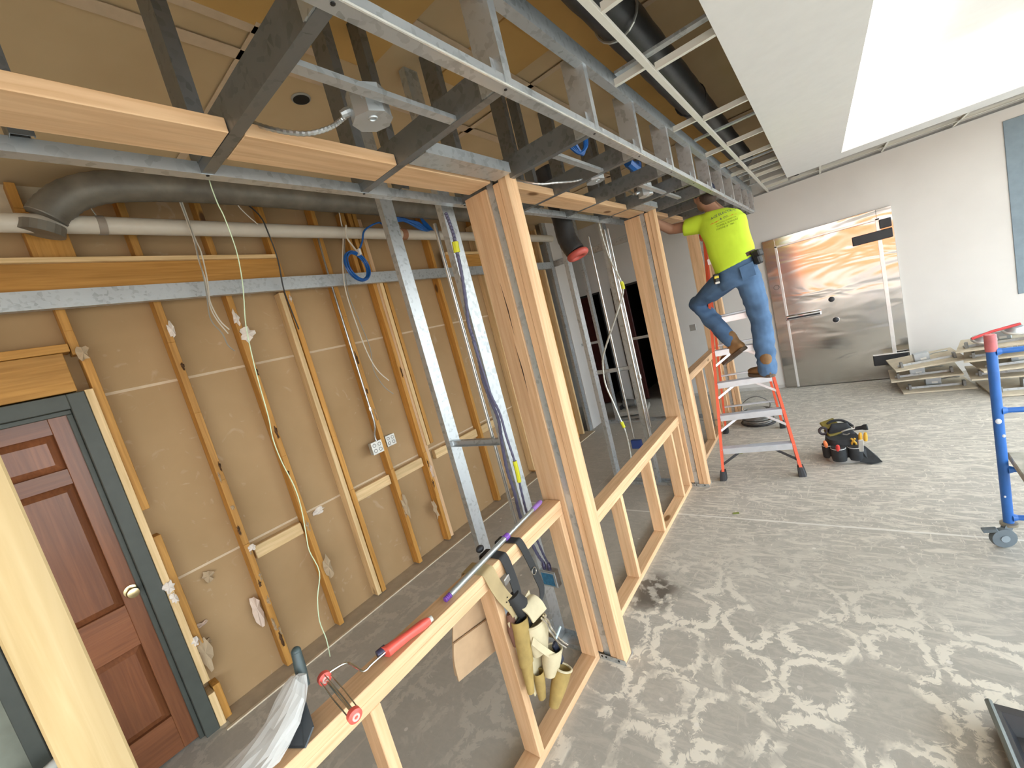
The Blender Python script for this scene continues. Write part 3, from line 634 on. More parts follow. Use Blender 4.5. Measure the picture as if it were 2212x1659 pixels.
for y in (2.02, 3.5, 4.85, 5.5, 5.9, 6.35):   # channel iron lying over the tees
    build('carrying_channel', G().track((-.62, y, 2.862), (-.16, y, 2.862), EY, EZ, .038, .012), GALV, tg)

# ------------------------------------------------------------------ ducts and pipe
def duct(name, pts, r, mat, label, ribs=True, dens=6, n=16):
    t = thing(name, label, 'duct', tuple(pts[0])); P_ = smoothpts(pts, dens)
    rr = [r*(1.015 if i % 2 else .985) if ribs else r for i in range(len(P_))]
    build('flexible_hose', G().tube(P_, rr, n), mat, t, smooth=True); return t
BDUCT = plain('black_duct_jacket', (.030, .030, .030), .38, var=.5, scale=6, bump=.3)
bd = duct('flexible_duct', [(-.545, -1, 3.03), (-.545, 1, 3.02), (-.55, 2, 3.04), (-.54, 3, 3.02), (-.55, 4.2, 3.04), (-.53, 5.4, 3.0)], .088, BDUCT, 'black flexible duct running above the ceiling grid', True, 9)
for y in (1.45, 1.95, 3.2): build('strap', G().ring((-.547, y, 3.03), EY, .092, .006, 20, 6), plain('strap_silver', (.5, .5, .47), .3, .8) if y == 1.95 else BLACK, bd)
SDUCT = plain('silver_duct_jacket', (.17, .155, .125), .45, .2, var=.3, scale=8, bump=.4)
duct('flexible_duct', [(-3.06, .46, 3.04), (-3.05, .50, 3.09), (-3.02, .60, 3.16), (-2.98, .78, 3.20), (-2.95, 1.2, 3.215), (-2.95, 2.0, 3.215), (-2.95, 3.0, 3.215), (-2.95, 4.2, 3.215)], .082, SDUCT, 'grey flexible duct bending down at the top of the left wall', True, 7, 18)
build('duct_boot', G().lathe([(.085, 0), (.085, .05)], (-3.07, .44, 3.01), V((-.1, -.3, -.9)), 18), SDUCT, bpy.data.objects['flexible_duct.001'])
rd = duct('flexible_duct', [(-1.56, 2.96, 3.0), (-1.545, 3.0, 2.8), (-1.53, 3.01, 2.62), (-1.52, 3.0, 2.46), (-1.475, 3.0, 2.34)], .075, BDUCT, 'black hanging duct with a red open end between the posts', True, 7)
RED = plain('red_tape', (.50, .09, .07), .5)
build('red_collar', G().ring((-1.462, 3.0, 2.315), V((.25, 0, -1)), .062, .026, 22, 10), RED, rd, smooth=True); build('dark_mouth', G().lathe([(.045, 0), (.045, .003)], (-1.464, 3.0, 2.312), V((.25, 0, -1)), 18), plain('duct_mouth', (.02, .015, .015), .8), rd)
PVC = plain('white_pvc_pipe', (.62, .565, .47), .4, var=.03)
pp = thing('drain_pipe', 'long white plastic pipe strapped along the left wall', 'pipe', (-3.08, 3, 3.02))
build('pipe', G().tube([(-3.09, -3, 3.02), (-3.09, 5.6, 3.02)], .048, 18), PVC, pp, smooth=True)
for y in (.665, 2.80, 4.9):
    build('strap', G().lathe([(.052, -.018), (.052, .018)], (-3.09, y, 3.02), EY, 18, cap=True), plain('pipe_strap', (.30, .25, .20), .5), pp, smooth=True); build('strap_tail', G().bar((-3.09, y, 3.06), (-3.1, y-.02, 3.15), .02, .003), plain('strap_pale', (.62, .60, .50), .4), pp)
build('coupling', G().lathe([(.053, -.03), (.053, .03)], (-3.09, 2.80, 3.02), EY, 18), plain('primer_ring', (.36, .17, .09), .5), pp, smooth=True)

# ------------------------------------------------------------------ wires and boxes
cable('twisted_wire', [(-1.45, .593, 2.63), (-1.45, .606, 2.612), (-1.45, .603, 2.56), (-1.45, .605, 2.505), (-1.45, .611, 2.462), (-1.45, .613, 2.36), (-1.45, .602, 2.271), (-1.45, .586, 2.198), (-1.45, .568, 2.124), (-1.45, .555, 2.02), (-1.45, .548, 1.93), (-1.45, .542, 1.822), (-1.45, .533, 1.746), (-1.45, .536, 1.664), (-1.45, .547, 1.577), (-1.45, .546, 1.503), (-1.45, .534, 1.416), (-1.45, .526, 1.353), (-1.45, .534, 1.269), (-1.45, .503, 1.195), (-1.45, .485, 1.121), (-1.45, .486, 1.05), (-1.45, .479, .988)], .0017, plain('pale_green_wire', (.50, .60, .40), .4), 'long pale green twisted wire hanging from the soffit', 'wire')
cable('hanging_cable', [(-3.0, 1.05, 3.25), (-3.0, 1.054, 2.944), (-3.0, 1.046, 2.853), (-3.0, 1.032, 2.68), (-3.0, 1.014, 2.565), (-3.0, .991, 2.421), (-3.0, 1.026, 2.327), (-3.0, 1.034, 2.25), (-3.0, 1.06, 2.205)], .0035, GREYC, 'darkest of three cables hanging over the left wall steel track', group='loose cables on the left wall')
cable('hanging_cable', [(-3.01, 1.06, 3.25), (-3.01, 1.062, 2.944), (-3.01, 1.069, 2.838), (-3.01, 1.048, 2.65), (-3.01, 1.025, 2.535), (-3.01, 1.04, 2.414), (-3.01, 1.075, 2.345)], .004, WHC, 'shorter pale cable end curling right over the left wall steel track', group='loose cables on the left wall')
cable('hanging_cable', [(-3.02, 1.05, 3.25), (-3.02, 1.057, 2.944), (-3.02, 1.045, 2.795), (-3.02, 1.043, 2.65), (-3.02, 1.02, 2.508), (-3.02, 1.03, 2.418), (-3.02, 1.065, 2.322)], .004, WHC, 'pale cable twisted around the dark one at the left wall', group='loose cables on the left wall')
cable('hanging_cable', [(-3.08, 1.38, 3.28), (-3.03, 1.42, 3.2), (-3.0, 1.49, 3.09), (-3.0, 1.51, 2.97), (-3.05, 1.542, 2.799), (-3.10, 1.54, 2.597), (-3.16, 1.575, 2.44), (-3.19, 1.60, 2.30)], .005, BLKC, 'black cable dropping across the white pipe', group='loose cables on the left wall')
cable('hanging_cable', [(-3.1, 2.20, 3.25), (-3.1, 2.188, 3.15), (-3.1, 2.162, 2.995), (-3.1, 2.092, 2.802), (-3.1, 2.05, 2.649), (-3.1, 2.03, 2.497), (-3.1, 2.036, 2.261), (-3.1, 2.054, 2.016), (-3.1, 2.10, 1.843), (-3.1, 2.182, 1.726)], .005, WHC, 'white cable ending mid wall beside the metal conduit', group='loose cables on the left wall')
cable('hanging_cable', [(-3.12, 2.21, 3.25), (-3.12, 2.20, 3.15), (-3.12, 2.188, 2.995), (-3.12, 2.122, 2.801), (-3.12, 2.062, 2.532), (-3.12, 2.085, 2.293), (-3.12, 2.11, 2.045), (-3.12, 2.08, 1.847), (-3.12, 2.13, 1.688), (-3.12, 2.20, 1.60)], .004, GREYC, 'grey cable curling lowest beside the metal conduit', group='loose cables on the left wall')
cable('hanging_cable', [(-2.98, 1.34, 3.28), (-2.98, 1.36, 3.15), (-2.98, 1.40, 3.08), (-2.98, 1.45, 3.02)], .0035, WHC, 'short pale wire in front of the white pipe', group='loose cables on the left wall')
BLUE = plain('blue_cable', (.015, .12, .42), .35, var=.2)
bc = thing('cable_coil', 'coil of blue cable hanging above the left wall steel track', 'cable', (-2.99, 2.13, 2.75))
g = G()
for k in range(6): g.ring((-2.99+k*.006, 2.125+random.uniform(-.006, .006), 2.705+random.uniform(-.006, .006)), V((1, .25, .1)), .118+random.uniform(-.008, .008), .006, 30, 6)
build('coil', g, BLUE, bc, smooth=True); build('tie', G().box(-3.0, -2.95, 2.165, 2.185, 2.795, 2.845, c=.004), WHITEPL, bc); build('white_tail', G().tube(smoothpts([(-3.0, 2.15, 3.05), (-3.0, 2.12, 2.96), (-2.99, 2.15, 2.87), (-2.98, 2.17, 2.82)]), .007, 6), WHC, bc, smooth=True)
build('lead', G().tube(smoothpts([(-2.99, 2.18, 2.82), (-3.0, 2.26, 2.92), (-3.02, 2.33, 3.02), (-3.05, 2.5, 3.10), (-3.1, 2.62, 3.12)]), .008, 6), BLUE, bc, smooth=True)
g = G()
for k in range(5): g.tube(smoothpts([(-3.05+k*.012, 2.55+k*.03, 3.10+.012*k), (-3.03, 2.8, 3.13+.01*(k % 3)), (-3.04, 3.0, 3.12-.015*k), (-3.08, 3.12+.02*k, 3.06), (-3.1, 3.1, 3.2)]), .011, 6)
tag(build('cable_bundle', g, BLUE, None, smooth=True), 'loose bundle of blue cable behind the steel stud at the white pipe', 'cable')
EMT = plain('conduit_metal', (.62, .63, .62), .25, .9)
def boxcover(parent, x, y, z, w=.05):
    build('back_box', G().box(x-.045, x, y-w, y+w, z-w, z+w, c=.002), GALV, parent)
    build('cover', G().box(x, x+.004, y-w-.002, y+w+.002, z-w-.002, z+w+.002, c=.001), plain('cover_plate', (.66, .65, .60), .4, .3), parent)
    for a in (-1, 1):
        for b_ in (-1, 1): build('knockout', G().ring((x+.0045, y+a*w*.5, z+b_*w*.45), EX, w*.28, .0025, 14, 4), plain('knockout_shadow', (.22, .21, .19), .6), parent)
ob1 = thing('outlet_box', 'square metal outlet box fed by conduit on the left wall', 'electrical box', (-3.22, 1.945, 1.195), 'square outlet boxes on the left wall'); boxcover(ob1, -3.205, 1.945, 1.195, .052)
build('conduit', G().tube(smoothpts([(-3.20, 2.0, 3.1), (-3.20, 1.985, 2.72), (-3.20, 1.985, 2.2), (-3.20, 1.985, 1.6), (-3.20, 1.983, 1.40), (-3.225, 1.966, 1.30), (-3.225, 1.966, 1.24)]), .009, 8), EMT, ob1, smooth=True); build('coupling', G().lathe([(.013, 0), (.013, .03)], (-3.20, 1.985, 1.52), EZ, 10), EMT, ob1)
ob2 = thing('outlet_box', 'second square metal outlet box right of the stud', 'electrical box', (-3.27, 2.12, 1.2), 'square outlet boxes on the left wall'); boxcover(ob2, -3.27, 2.135, 1.192, .048)
# cross wall one: conduit, flexible cables and a blue-lined box
cd_ = thing('conduit', 'thin straight metal conduit between the two steel studs', 'conduit', (-1.632, 1.72, 1.5)); build('tube', G().tube([(-1.632, 1.725, .55), (-1.632, 1.725, 2.555)], .011, 10), EMT, cd_, smooth=True); build('clamp', G().ring((-1.632, 1.725, 1.29), EZ, .013, .003, 14, 6), GALV, cd_)
eb = thing('electrical_box', 'steel box with blue plastic ring on the stud below the first low wall', 'electrical box', (-1.44, 1.66, .46))
build('shell', G().box(-1.492, -1.386, 1.66, 1.70, .412, .512, c=.002), GALV, eb); build('rim', G().box(-1.488, -1.39, 1.655, 1.66, .416, .424).box(-1.488, -1.39, 1.655, 1.66, .500, .508).box(-1.488, -1.480, 1.655, 1.66, .424, .5).box(-1.398, -1.39, 1.655, 1.66, .424, .5), GALV, eb); build('blue_insert', G().box(-1.48, -1.398, 1.656, 1.66, .424, .5), plain('blue_plastic', (.03, .15, .27), .4, var=.3, scale=60), eb)
for x in (-1.465, -1.43): build('connector', G().lathe([(.012, 0), (.014, .02), (.010, .04)], (x, 1.68, .512), EZ, 10), plain('connector_dark', (.07, .06, .12), .4, .3), eb)
DKFLEX = plain('dark_flex', (.10, .10, .17), .4, .2)
def flex(name, pts, r, mat, label, tags=()):
    t = thing(name, label, 'cable', tuple(pts[0]), 'flexible cables on the steel studs'); P_ = smoothpts(pts, 8)
    build('sheath', G().tube(P_, [r*(1.12 if i % 2 else .9) for i in range(len(P_))], 8), mat, t)
    for i in tags: build('yellow_tag', G().tube([P_[i-3], P_[i], P_[i+3]], r*1.9, 8), plain('yellow_tape', (.62, .62, .02), .5), t)
    return t
flex('flexible_cable', [(-1.47, 1.655, 2.55), (-1.462, 1.655, 2.497), (-1.457, 1.655, 2.424), (-1.465, 1.655, 2.356), (-1.47, 1.655, 2.262), (-1.49, 1.655, 2.12), (-1.517, 1.655, 1.977), (-1.512, 1.655, 1.886), (-1.508, 1.65, 1.783), (-1.518, 1.65, 1.666), (-1.505, 1.65, 1.558), (-1.485, 1.65, 1.436), (-1.503, 1.65, 1.314), (-1.52, 1.65, 1.148), (-1.512, 1.65, 1.006), (-1.515, 1.65, .833), (-1.48, 1.66, .633), (-1.465, 1.68, .55)], .009, DKFLEX, 'dark ribbed cable on the bright steel stud, yellow tag near its top', (22,))
flex('flexible_cable', [(-1.505, 1.64, 1.885), (-1.495, 1.64, 1.741), (-1.482, 1.64, 1.582), (-1.455, 1.64, 1.473), (-1.451, 1.64, 1.326), (-1.44, 1.64, 1.176), (-1.45, 1.64, 1.009), (-1.45, 1.64, .839), (-1.43, 1.655, .64), (-1.43, 1.68, .55)], .0065, DKFLEX, 'thinner dark cable bowing out from the bright steel stud', (42,))
LFLEX = plain('light_flex', (.55, .55, .50), .35, .5)
flex('flexible_cable', [(-1.0, 3.14, 2.60), (-1.12, 3.25, 2.72), (-1.30, 3.5, 2.80), (-1.44, 3.55, 2.742), (-1.465, 3.55, 2.667), (-1.468, 3.55, 2.509), (-1.455, 3.55, 2.344), (-1.437, 3.55, 2.238), (-1.39, 3.55, 2.06), (-1.387, 3.55, 1.967), (-1.471, 3.55, 1.814), (-1.591, 3.55, 1.626), (-1.70, 3.55, 1.447), (-1.735, 3.55, 1.34), (-1.75, 3.55, 1.159), (-1.714, 3.55, .97), (-1.68, 3.55, .791), (-1.662, 3.55, .705), (-1.655, 3.55, .569), (-1.664, 3.55, .40)], .0085, LFLEX, 'pale looping cable with two yellow tags before the middle post', (68, 132))
cd3 = thing('conduit', 'bright thin conduit ending in a blue box beyond the second low wall', 'conduit', (-1.71, 3.85, 1.4)); build('tube', G().tube([(-1.715, 3.83, .50), (-1.715, 3.83, 2.555)], .011, 10), EMT, cd3, smooth=True)
build('blue_box', G().box(-1.745, -1.64, 3.80, 3.84, .40, .49, c=.003), plain('blue_box_plastic', (.03, .06, .22), .4), cd3)
cd4 = thing('conduit', 'pair of bright conduits against the far steel stud by the middle post', 'conduit', (-1.53, 3.80, 1.4)); build('tube', G().tube([(-1.535, 3.795, .5), (-1.535, 3.795, 2.555)], .012, 10), EMT, cd4, smooth=True); build('tube', G().tube([(-1.505, 3.80, .62), (-1.505, 3.80, 2.555)], .010, 10), EMT, cd4, smooth=True); build('coupling', G().lathe([(.016, 0), (.016, .04)], (-1.505, 3.80, 1.12), EZ, 10), EMT, cd4)
pm = thing('electrical_box', 'small receptacle box behind the middle post', 'electrical box', (-1.47, 5.9, 1.29)); build('shell', G().box(-1.51, -1.44, 5.90, 5.94, 1.25, 1.33, c=.002), GALV, pm); build('plate', G().box(-1.512, -1.438, 5.896, 5.90, 1.248, 1.332), plain('cover_dark', (.3, .29, .26), .5), pm)
cb2 = G()
for k in range(4): cb2.tube(smoothpts([(-.985+k*.01, 2.22, 2.76), (-.96, 2.27+.012*k, 2.72), (-.94, 2.33, 2.76+.01*k), (-.95, 2.38, 2.83), (-1.0, 2.45, 2.9)]), .010, 6)
tag(build('cable_bundle', cb2, BLUE, None, smooth=True), 'small blue cable loop inside the soffit above the second box', 'cable')
tag(build('cable_bundle', G().tube(smoothpts([(-.95, 3.0, 2.78), (-.94, 3.12, 2.75), (-.96, 3.22, 2.80)]), .03, 8), BLUE, None, smooth=True), 'blue cable patch inside the soffit near the third box', 'cable')

# ------------------------------------------------------------------ orange fibreglass stepladder
FIB = plain('orange_fibreglass', (.82, .115, .045), .45, var=.05); ALU = plain('aluminium_step', (.70, .74, .80), .32, .75, var=.06)
ld = thing('stepladder', 'orange fibreglass stepladder the man stands on', 'ladder', (-.75, 4.5, 0))
fL0, fR0, fL1, fR1 = V((-.985, 3.98, .0)), V((-.365, 4.10, .0)), V((-.90, 4.68, 2.28)), V((-.675, 4.72, 2.28))
rL0, rR0, rL1, rR1 = V((-1.175, 5.28, 0)), V((-.59, 5.39, 0)), V((-.93, 4.86, 2.26)), V((-.70, 4.90, 2.26))
ux = (fR0-fL0).normalized()
def lerp(a, b, t): return a+(b-a)*t
def rail(p0, p1, inward, name='rail', w=.062, t=.024):
    d = (p1-p0).normalized(); sd = inward.normalized(); n_ = d.cross(sd).normalized()
    prof = [(-t/2, -w/2), (t/2, -w/2), (t/2, -w/2+.006), (-t/2+.006, -w/2+.006), (-t/2+.006, w/2-.006), (t/2, w/2-.006), (t/2, w/2), (-t/2, w/2)]
    return build(name, G().ext(prof, p0+d*.06, sd, n_, (p1-p0)*(1-.06/(p1-p0).length)), FIB, ld)
rail(fL0, fL1, ux); rail(fR0, fR1, -ux); rail(rL0, rL1, ux, 'rear_rail', .05, .022); rail(rR0, rR1, -ux, 'rear_rail', .05, .022)
for p0, p1 in ((fL0, fL1), (fR0, fR1), (rL0, rL1), (rR0, rR1)):
    d = (p1-p0).normalized(); build('foot', G().loft([(p0+V((0, 0, .0)), ux*.030, V((0, .042, 0))), (p0+d*.05, ux*.027, V((0, .037, 0))), (p0+d*.085, ux*.022, V((0, .036, 0)))], 12, 5), BLACK, ld)
def ftz(z): return z/2.28
for i, z in enumerate((.285, .585, .885, 1.185, 1.485, 1.785, 2.06)):
    a, b_ = lerp(fL0, fL1, ftz(z)), lerp(fR0, fR1, ftz(z)); m_ = (a+b_)/2; h = (b_-a).length/2-.012
    u = (b_-a).normalized(); w_ = EZ.cross(u).normalized()
    g = G(); prof = [(-.04, .0), (.042, .0), (.042, -.022), (.039, -.022), (.039, -.003), (-.037, -.003), (-.037, -.052), (-.04, -.052)]
    g.ext(prof, m_-u*h, w_, EZ, u*2*h)
    for k in range(9): g.obox(m_+w_*(-.034+k*.0085)+EZ*.0008, u*h, w_*.0016, EZ*.0008)
    build('step', g, ALU, ld)
    if i < 4:
        for sgn, e in ((1, a), (-1, b_)):
            top = e+u*sgn*.16-EZ*.035-w_*.03; q = (lerp(fL0, fL1, ftz(z-.14)) if sgn > 0 else lerp(fR0, fR1, ftz(z-.14)))+u*sgn*.008-w_*.02
            build('step_brace', G().bar(top, q, .022, .004, w_, .001), ALU if i else plain('black_brace', (.03, .03, .033), .5), ld)
    for e, s_ in ((a, -1), (b_, 1)):
        for dz in (-.012, -.036): build('rivet', G().lathe([(.006, 0), (.005, .003)], e+V((0, 0, dz))-w_*.032, -w_, 8), ALU, ld)
for i, z in enumerate((.35, .75, 1.12, 1.45, 1.78)):
    a, b_ = lerp(rL0, rL1, z/2.26), lerp(rR0, rR1, z/2.26); build('rear_bar', G().bar(a, b_, .032, .018, EZ, .003), ALU, ld)
build('top_cap', G().obox((fL1+fR1+rL1+rR1)/4+V((0, 0, .03)), ux*.16, EZ.cross(ux)*.13, EZ*.03, .012), FIB, ld)

# ------------------------------------------------------------------ the man
def remeshed(name, g, mat, parent, vox, smooth=4, disp=None):
    me = g.mesh(name, worg(parent)); ob = bpy.data.objects.new(name, me); COL.objects.link(ob)
    if parent: ob.parent = parent
    r = ob.modifiers.new('r', 'REMESH'); r.mode = 'VOXEL'; r.voxel_size = vox
    s_ = ob.modifiers.new('s', 'SMOOTH'); s_.factor = .5; s_.iterations = smooth
    dg = bpy.context.evaluated_depsgraph_get(); dg.update()
    new = bpy.data.meshes.new_from_object(ob.evaluated_get(dg)); ob.modifiers.clear(); ob.data = new
    if disp:
        o_ = worg(parent); nn = [v.normal.copy() for v in new.vertices]
        for v, q in zip(new.vertices, nn): v.co += q*disp(v.co+o_)
    new.materials.clear(); new.materials.append(mat); new.polygons.foreach_set('use_smooth', [True]*len(new.polygons)); new.update(); return ob
def capsule(g, pts, rs, n=14):
    P_ = [V(p) for p in pts]
    g.tube(P_, rs, n)
    for p, r in zip(P_, rs): g.ball(p, r*.995, 12, 8)
SKIN = plain('skin', (.36, .19, .12), .55, var=.06); HIVIS = plain('hi_vis_shirt', (.62, .86, .045), .8, var=.05, scale=5); DENIM = plain('denim', (.085, .165, .30), .85, var=.28, scale=7); DENIM_N = DENIM
BOOT = plain('tan_boot', (.26, .14, .055), .7, var=.2); SOLE = plain('boot_sole', (.13, .09, .06), .8); CAPM = plain('navy_cap', (.015, .02, .05), .8)
mn = thing('person', 'person in a bright yellow-green shirt and jeans standing on the ladder', 'person', (-.6, 4.28, .885))
neck = V((-.715, 4.30, 2.455)); head = V((-.765, 4.31, 2.60))
g = G()
g.loft([((-.615, 4.275, 1.80), V((.14, 0, .02)), V((0, .095, 0))), ((-.63, 4.275, 2.05), V((.14, 0, .01)), V((0, .09, 0))), ((-.65, 4.285, 2.25), V((.155, 0, -.01)), V((0, .10, 0))), ((-.665, 4.29, 2.36), V((.165, 0, -.02)), V((0, .085, 0))), ((-.69, 4.30, 2.42), V((.09, 0, -.01)), V((0, .06, 0)))], 18)
capsule(g, [(-.68, 4.30, 2.40), neck, head-V((0, 0, .05))], [.065, .057, .055])
g.ball(head, .10, 18, 14, (.80, .98, 1.18)); g.ball(head+V((-.03, .05, -.055)), .062, 12, 9, (.9, .9, 1))
fd = V((-.45, .89, .0)); g.ball(head+fd*.105+V((0, 0, -.01)), .016, 8, 6, (1, 1, 1.5)); g.ball(head+fd*.09+V((0, 0, -.052)), .024, 8, 6, (1.2, .7, .45))
sdv = V((.89, .45, 0))
for s_ in (-1, 1): g.ball(head+sdv*s_*.082+V((0, 0, -.005)), .026, 8, 6, (.45, 1, 1.3)); g.ball(head+fd*.082+sdv*s_*.032+V((0, 0, .02)), .012, 8, 6)
capsule(g, [(-.80, 4.30, 2.385), (-.96, 4.32, 2.40), (-1.105, 4.33, 2.425)], [.062, .052, .047]); capsule(g, [(-1.105, 4.33, 2.425), (-1.15, 4.22, 2.475), (-1.185, 4.11, 2.53)], [.047, .043, .031])
capsule(g, [(-.56, 4.32, 2.345), (-.60, 4.48, 2.37), (-.66, 4.60, 2.40)], [.062, .052, .046]); capsule(g, [(-.66, 4.60, 2.40), (-.73, 4.66, 2.50), (-.77, 4.68, 2.58)], [.046, .042, .03])
def hand(g, w, d, side, curl):
    d = V(d).normalized(); side = V(side); side = (side-d*side.dot(d)).normalized(); nrm = d.cross(side)
    g.loft([(w, side*.030, nrm*.019), (w+d*.045, side*.040, nrm*.016), (w+d*.088, side*.042, nrm*.013)], 12, 2.6)
    for k, (L_, of) in enumerate(((.068, -.030), (.078, -.010), (.072, .010), (.056, .029))):
        p = w+d*.082+side*of; q1 = p+d*L_*.5+nrm*curl*.012; q2 = p+d*L_*.78+nrm*curl*.036; q3 = p+d*L_*.80+nrm*curl*.058
        capsule(g, [p, q1, q2, q3], [.0095, .009, .0085, .008], 8)
    p = w+d*.02-side*.028; capsule(g, [p, p-side*.028+d*.03+nrm*curl*.008, p-side*.026+d*.062+nrm*curl*.026], [.012, .011, .009], 8)
hand(g, V((-1.185, 4.11, 2.53)), (-.25, -.55, .55), (.9, -.2, .1), 1); hand(g, V((-.77, 4.68, 2.58)), (-.4, .2, .8), (.6, .6, .2), 1)
hipR, knR, anR = V((-.535, 4.275, 1.80)), V((-.505, 4.36, 1.41)), V((-.512, 4.285, .96)); hipL, knL, anL = V((-.70, 4.29, 1.84)), V((-1.035, 4.50, 1.66)), V((-.785, 4.37, 1.27))
for a, k_, c_ in ((hipR, knR, anR), (hipL, knL, anL)): capsule(g, [a, (a+k_)/2, k_, (k_*.6+c_*.4), c_], [.078, .068, .054, .05, .038])
remeshed('body', g, SKIN, mn, .0075, 2)
# shirt
def folds(p):
    t = p.x*9+p.z*17+3*mnoise.noise(p*4); q = max(0, 1-abs(p.z-2.06)/.24)
    return .0065*math.sin(t)*q+.004*mnoise.noise(p*11)
g = G()
hx = V((.97, 0, .23))
g.loft([((-.617, 4.275, 1.935), hx*.172, V((0, .128, 0))), ((-.620, 4.275, 1.99), hx*.172, V((0, .128, 0))), ((-.632, 4.275, 2.10), V((.175, 0, .02)), V((0, .125, 0))), ((-.645, 4.275, 2.19), V((.182, 0, 0)), V((0, .128, 0))), ((-.658, 4.285, 2.28), V((.193, 0, -.01)), V((0, .128, 0))), ((-.664, 4.29, 2.355), V((.192, 0, -.02)), V((0, .112, 0))), ((-.676, 4.295, 2.415), V((.155, 0, -.02)), V((0, .088, 0))), ((-.695, 4.30, 2.452), V((.085, 0, -.01)), V((0, .066, 0)))], 28, 2.3)
g.loft([((-.74, 4.295, 2.36), V((0, .085, 0)), V((-.02, 0, .095))), ((-.86, 4.305, 2.382), V((0, .078, 0)), V((.0, 0, .085))), ((-.98, 4.315, 2.395), V((0, .072, 0)), V((.02, 0, .072)))], 18)
g.loft([((-.57, 4.31, 2.33), V((.085, 0, 0)), V((0, -.03, .085))), ((-.59, 4.42, 2.35), V((.078, 0, 0)), V((0, -.01, .078))), ((-.62, 4.50, 2.37), V((.072, 0, 0)), V((0, -.01, .07)))], 18)
shirt = remeshed('shirt', g, HIVIS, mn, .011, 4, folds)
g = G()
def jf(p): return .006*math.sin(p.z*58+6*mnoise.noise(p*5))*(.4+max(0, 1-abs(p.z-1.10)/.16)+max(0, 1-abs(p.z-1.45)/.16))*.7+.004*mnoise.noise(p*9)
g.loft([((-.612, 4.275, 1.985), hx*.158, V((0, .112, 0))), ((-.612, 4.275, 1.90), hx*.165, V((0, .125, 0))), ((-.612, 4.272, 1.82), V((.168, 0, .02)), V((0, .135, 0))), ((-.61, 4.275, 1.75), V((.14, 0, .02)), V((0, .105, 0)))], 24, 2.3)
capsule(g, [hipR, lerp(hipR, knR, .5), knR, lerp(knR, anR, .45), lerp(knR, anR, .85), anR], [.105, .098, .086, .088, .080, .084])
capsule(g, [hipL, lerp(hipL, knL, .5), knL, lerp(knL, anL, .45), lerp(knL, anL, .85), anL], [.108, .100, .085, .083, .076, .074])
remeshed('jeans', g, DENIM, mn, .011, 4, jf)
g = G().loft([((-.612, 4.275, 1.955), hx*.170, V((0, .126, 0))), ((-.610, 4.275, 1.990), hx*.168, V((0, .124, 0)))], 28, 2.3); build('belt', g, plain('brown_belt', (.07, .035, .02), .6), mn, smooth=True)
def boot(heel, toe, upv, nm='boot'):
    heel, toe, upv = V(heel), V(toe), V(upv); d = (toe-heel); L_ = d.length; d.normalize(); upv = (upv-d*upv.dot(d)).normalized(); sd = d.cross(upv)
    g = G(); rr = []
    for t, w_, h in ((-.02, .028, .05), (.06, .038, .105), (.2, .041, .125), (.36, .041, .105), (.52, .045, .075), (.7, .050, .062), (.86, .046, .056), (.97, .030, .042), (1.0, .015, .03)):
        rr.append((heel+d*L_*t+upv*(.024+h/2), sd*w_, upv*h/2))
    g.loft(rr, 16, 2.6); capsule(g, [heel+d*L_*.17+upv*.10, heel+d*L_*.15+upv*.185], [.047, .052])
    b_ = remeshed(nm, g, BOOT, mn, .009, 3)
    g2 = G(); out = [(-.03, .0), (.0, .030), (.1, .040), (.3, .038), (.45, .036), (.65, .050), (.85, .047), (.98, .028), (1.02, 0)]
    prof = [(t*L_, w_) for t, w_ in out]+[(t*L_, -w_) for t, w_ in out[::-1][1:-1]]
    g2.ext(prof, heel, d, sd, upv*.028); build('sole', g2, SOLE, b_)
    g3 = G()
    for k in range(4): g3.tube([heel+d*L_*(.42+.07*k)+upv*(.115-.013*k)-sd*.025, heel+d*L_*(.42+.07*k)+upv*(.122-.013*k), heel+d*L_*(.42+.07*k)+upv*(.115-.013*k)+sd*.025], .0035, 6)
    build('lace', g3, plain('lace', (.42, .30, .16), .8), b_)
boot((-.475, 4.235, .888), (-.675, 4.40, .888), EZ); boot((-.655, 4.31, 1.165), (-.88, 4.41, 1.02), anL-V((-.72, 4.34, 1.12)))
g = G().ball(head+V((0, 0, .045)), .108, 20, 12, (.90, 1.02, .80)); cap_ = build('cap', g, CAPM, mn, smooth=True)
build('cap_brim', G().loft([(head+fd*.08+V((0, 0, .045)), sdv*.075, V((0, 0, .006))), (head+fd*.14+V((0, 0, .038)), sdv*.062, V((0, 0, .005))), (head+fd*.165+V((0, 0, .034)), sdv*.03, V((0, 0, .004)))], 14), CAPM, cap_)
hair = build('hair', G().ball(head+V((.02, -.02, -.01)), .098, 16, 10, (.84, .9, .9)), plain('brown_hair', (.05, .03, .02), .8), mn, smooth=True)
ph = build('phone_pouch', G().obox((-.435, 4.20, 1.955), V((.026, -.012, .004)), V((.012, .030, 0)), V((-.01, 0, .060)), .012), plain('black_pouch', (.02, .02, .02), .5), mn)
build('pouch_flap', G().obox((-.425, 4.187, 1.985), V((.028, -.013, .004)), V((.014, .032, 0)), V((-.005, 0, .028)), .010), MATS['black_pouch'], ph)
tp = build('belt_tool', G().obox((-.765, 4.17, 1.86), V((.02, .01, 0)), V((-.01, .02, 0)), V((0, 0, .045)), .008), MATS['black_pouch'], mn)
build('yellow_grip', G().obox((-.758, 4.145, 1.875), V((.018, .006, 0)), V((-.003, .006, 0)), V((0, 0, .011)), .003), plain('yellow_grip_rubber', (.75, .62, .06), .5), tp); build('pale_buckle', G().obox((-.758, 4.145, 1.825), V((.018, .006, 0)), V((-.003, .006, 0)), V((0, 0, .009)), .003), WHITEPL, tp)
build('hip_pocket', G().obox((-.512, 4.133, 1.86), V((.052, .012, .012)), V((.0005, .002, 0)), V((-.006, .006, .058)), .002), DENIM, mn)
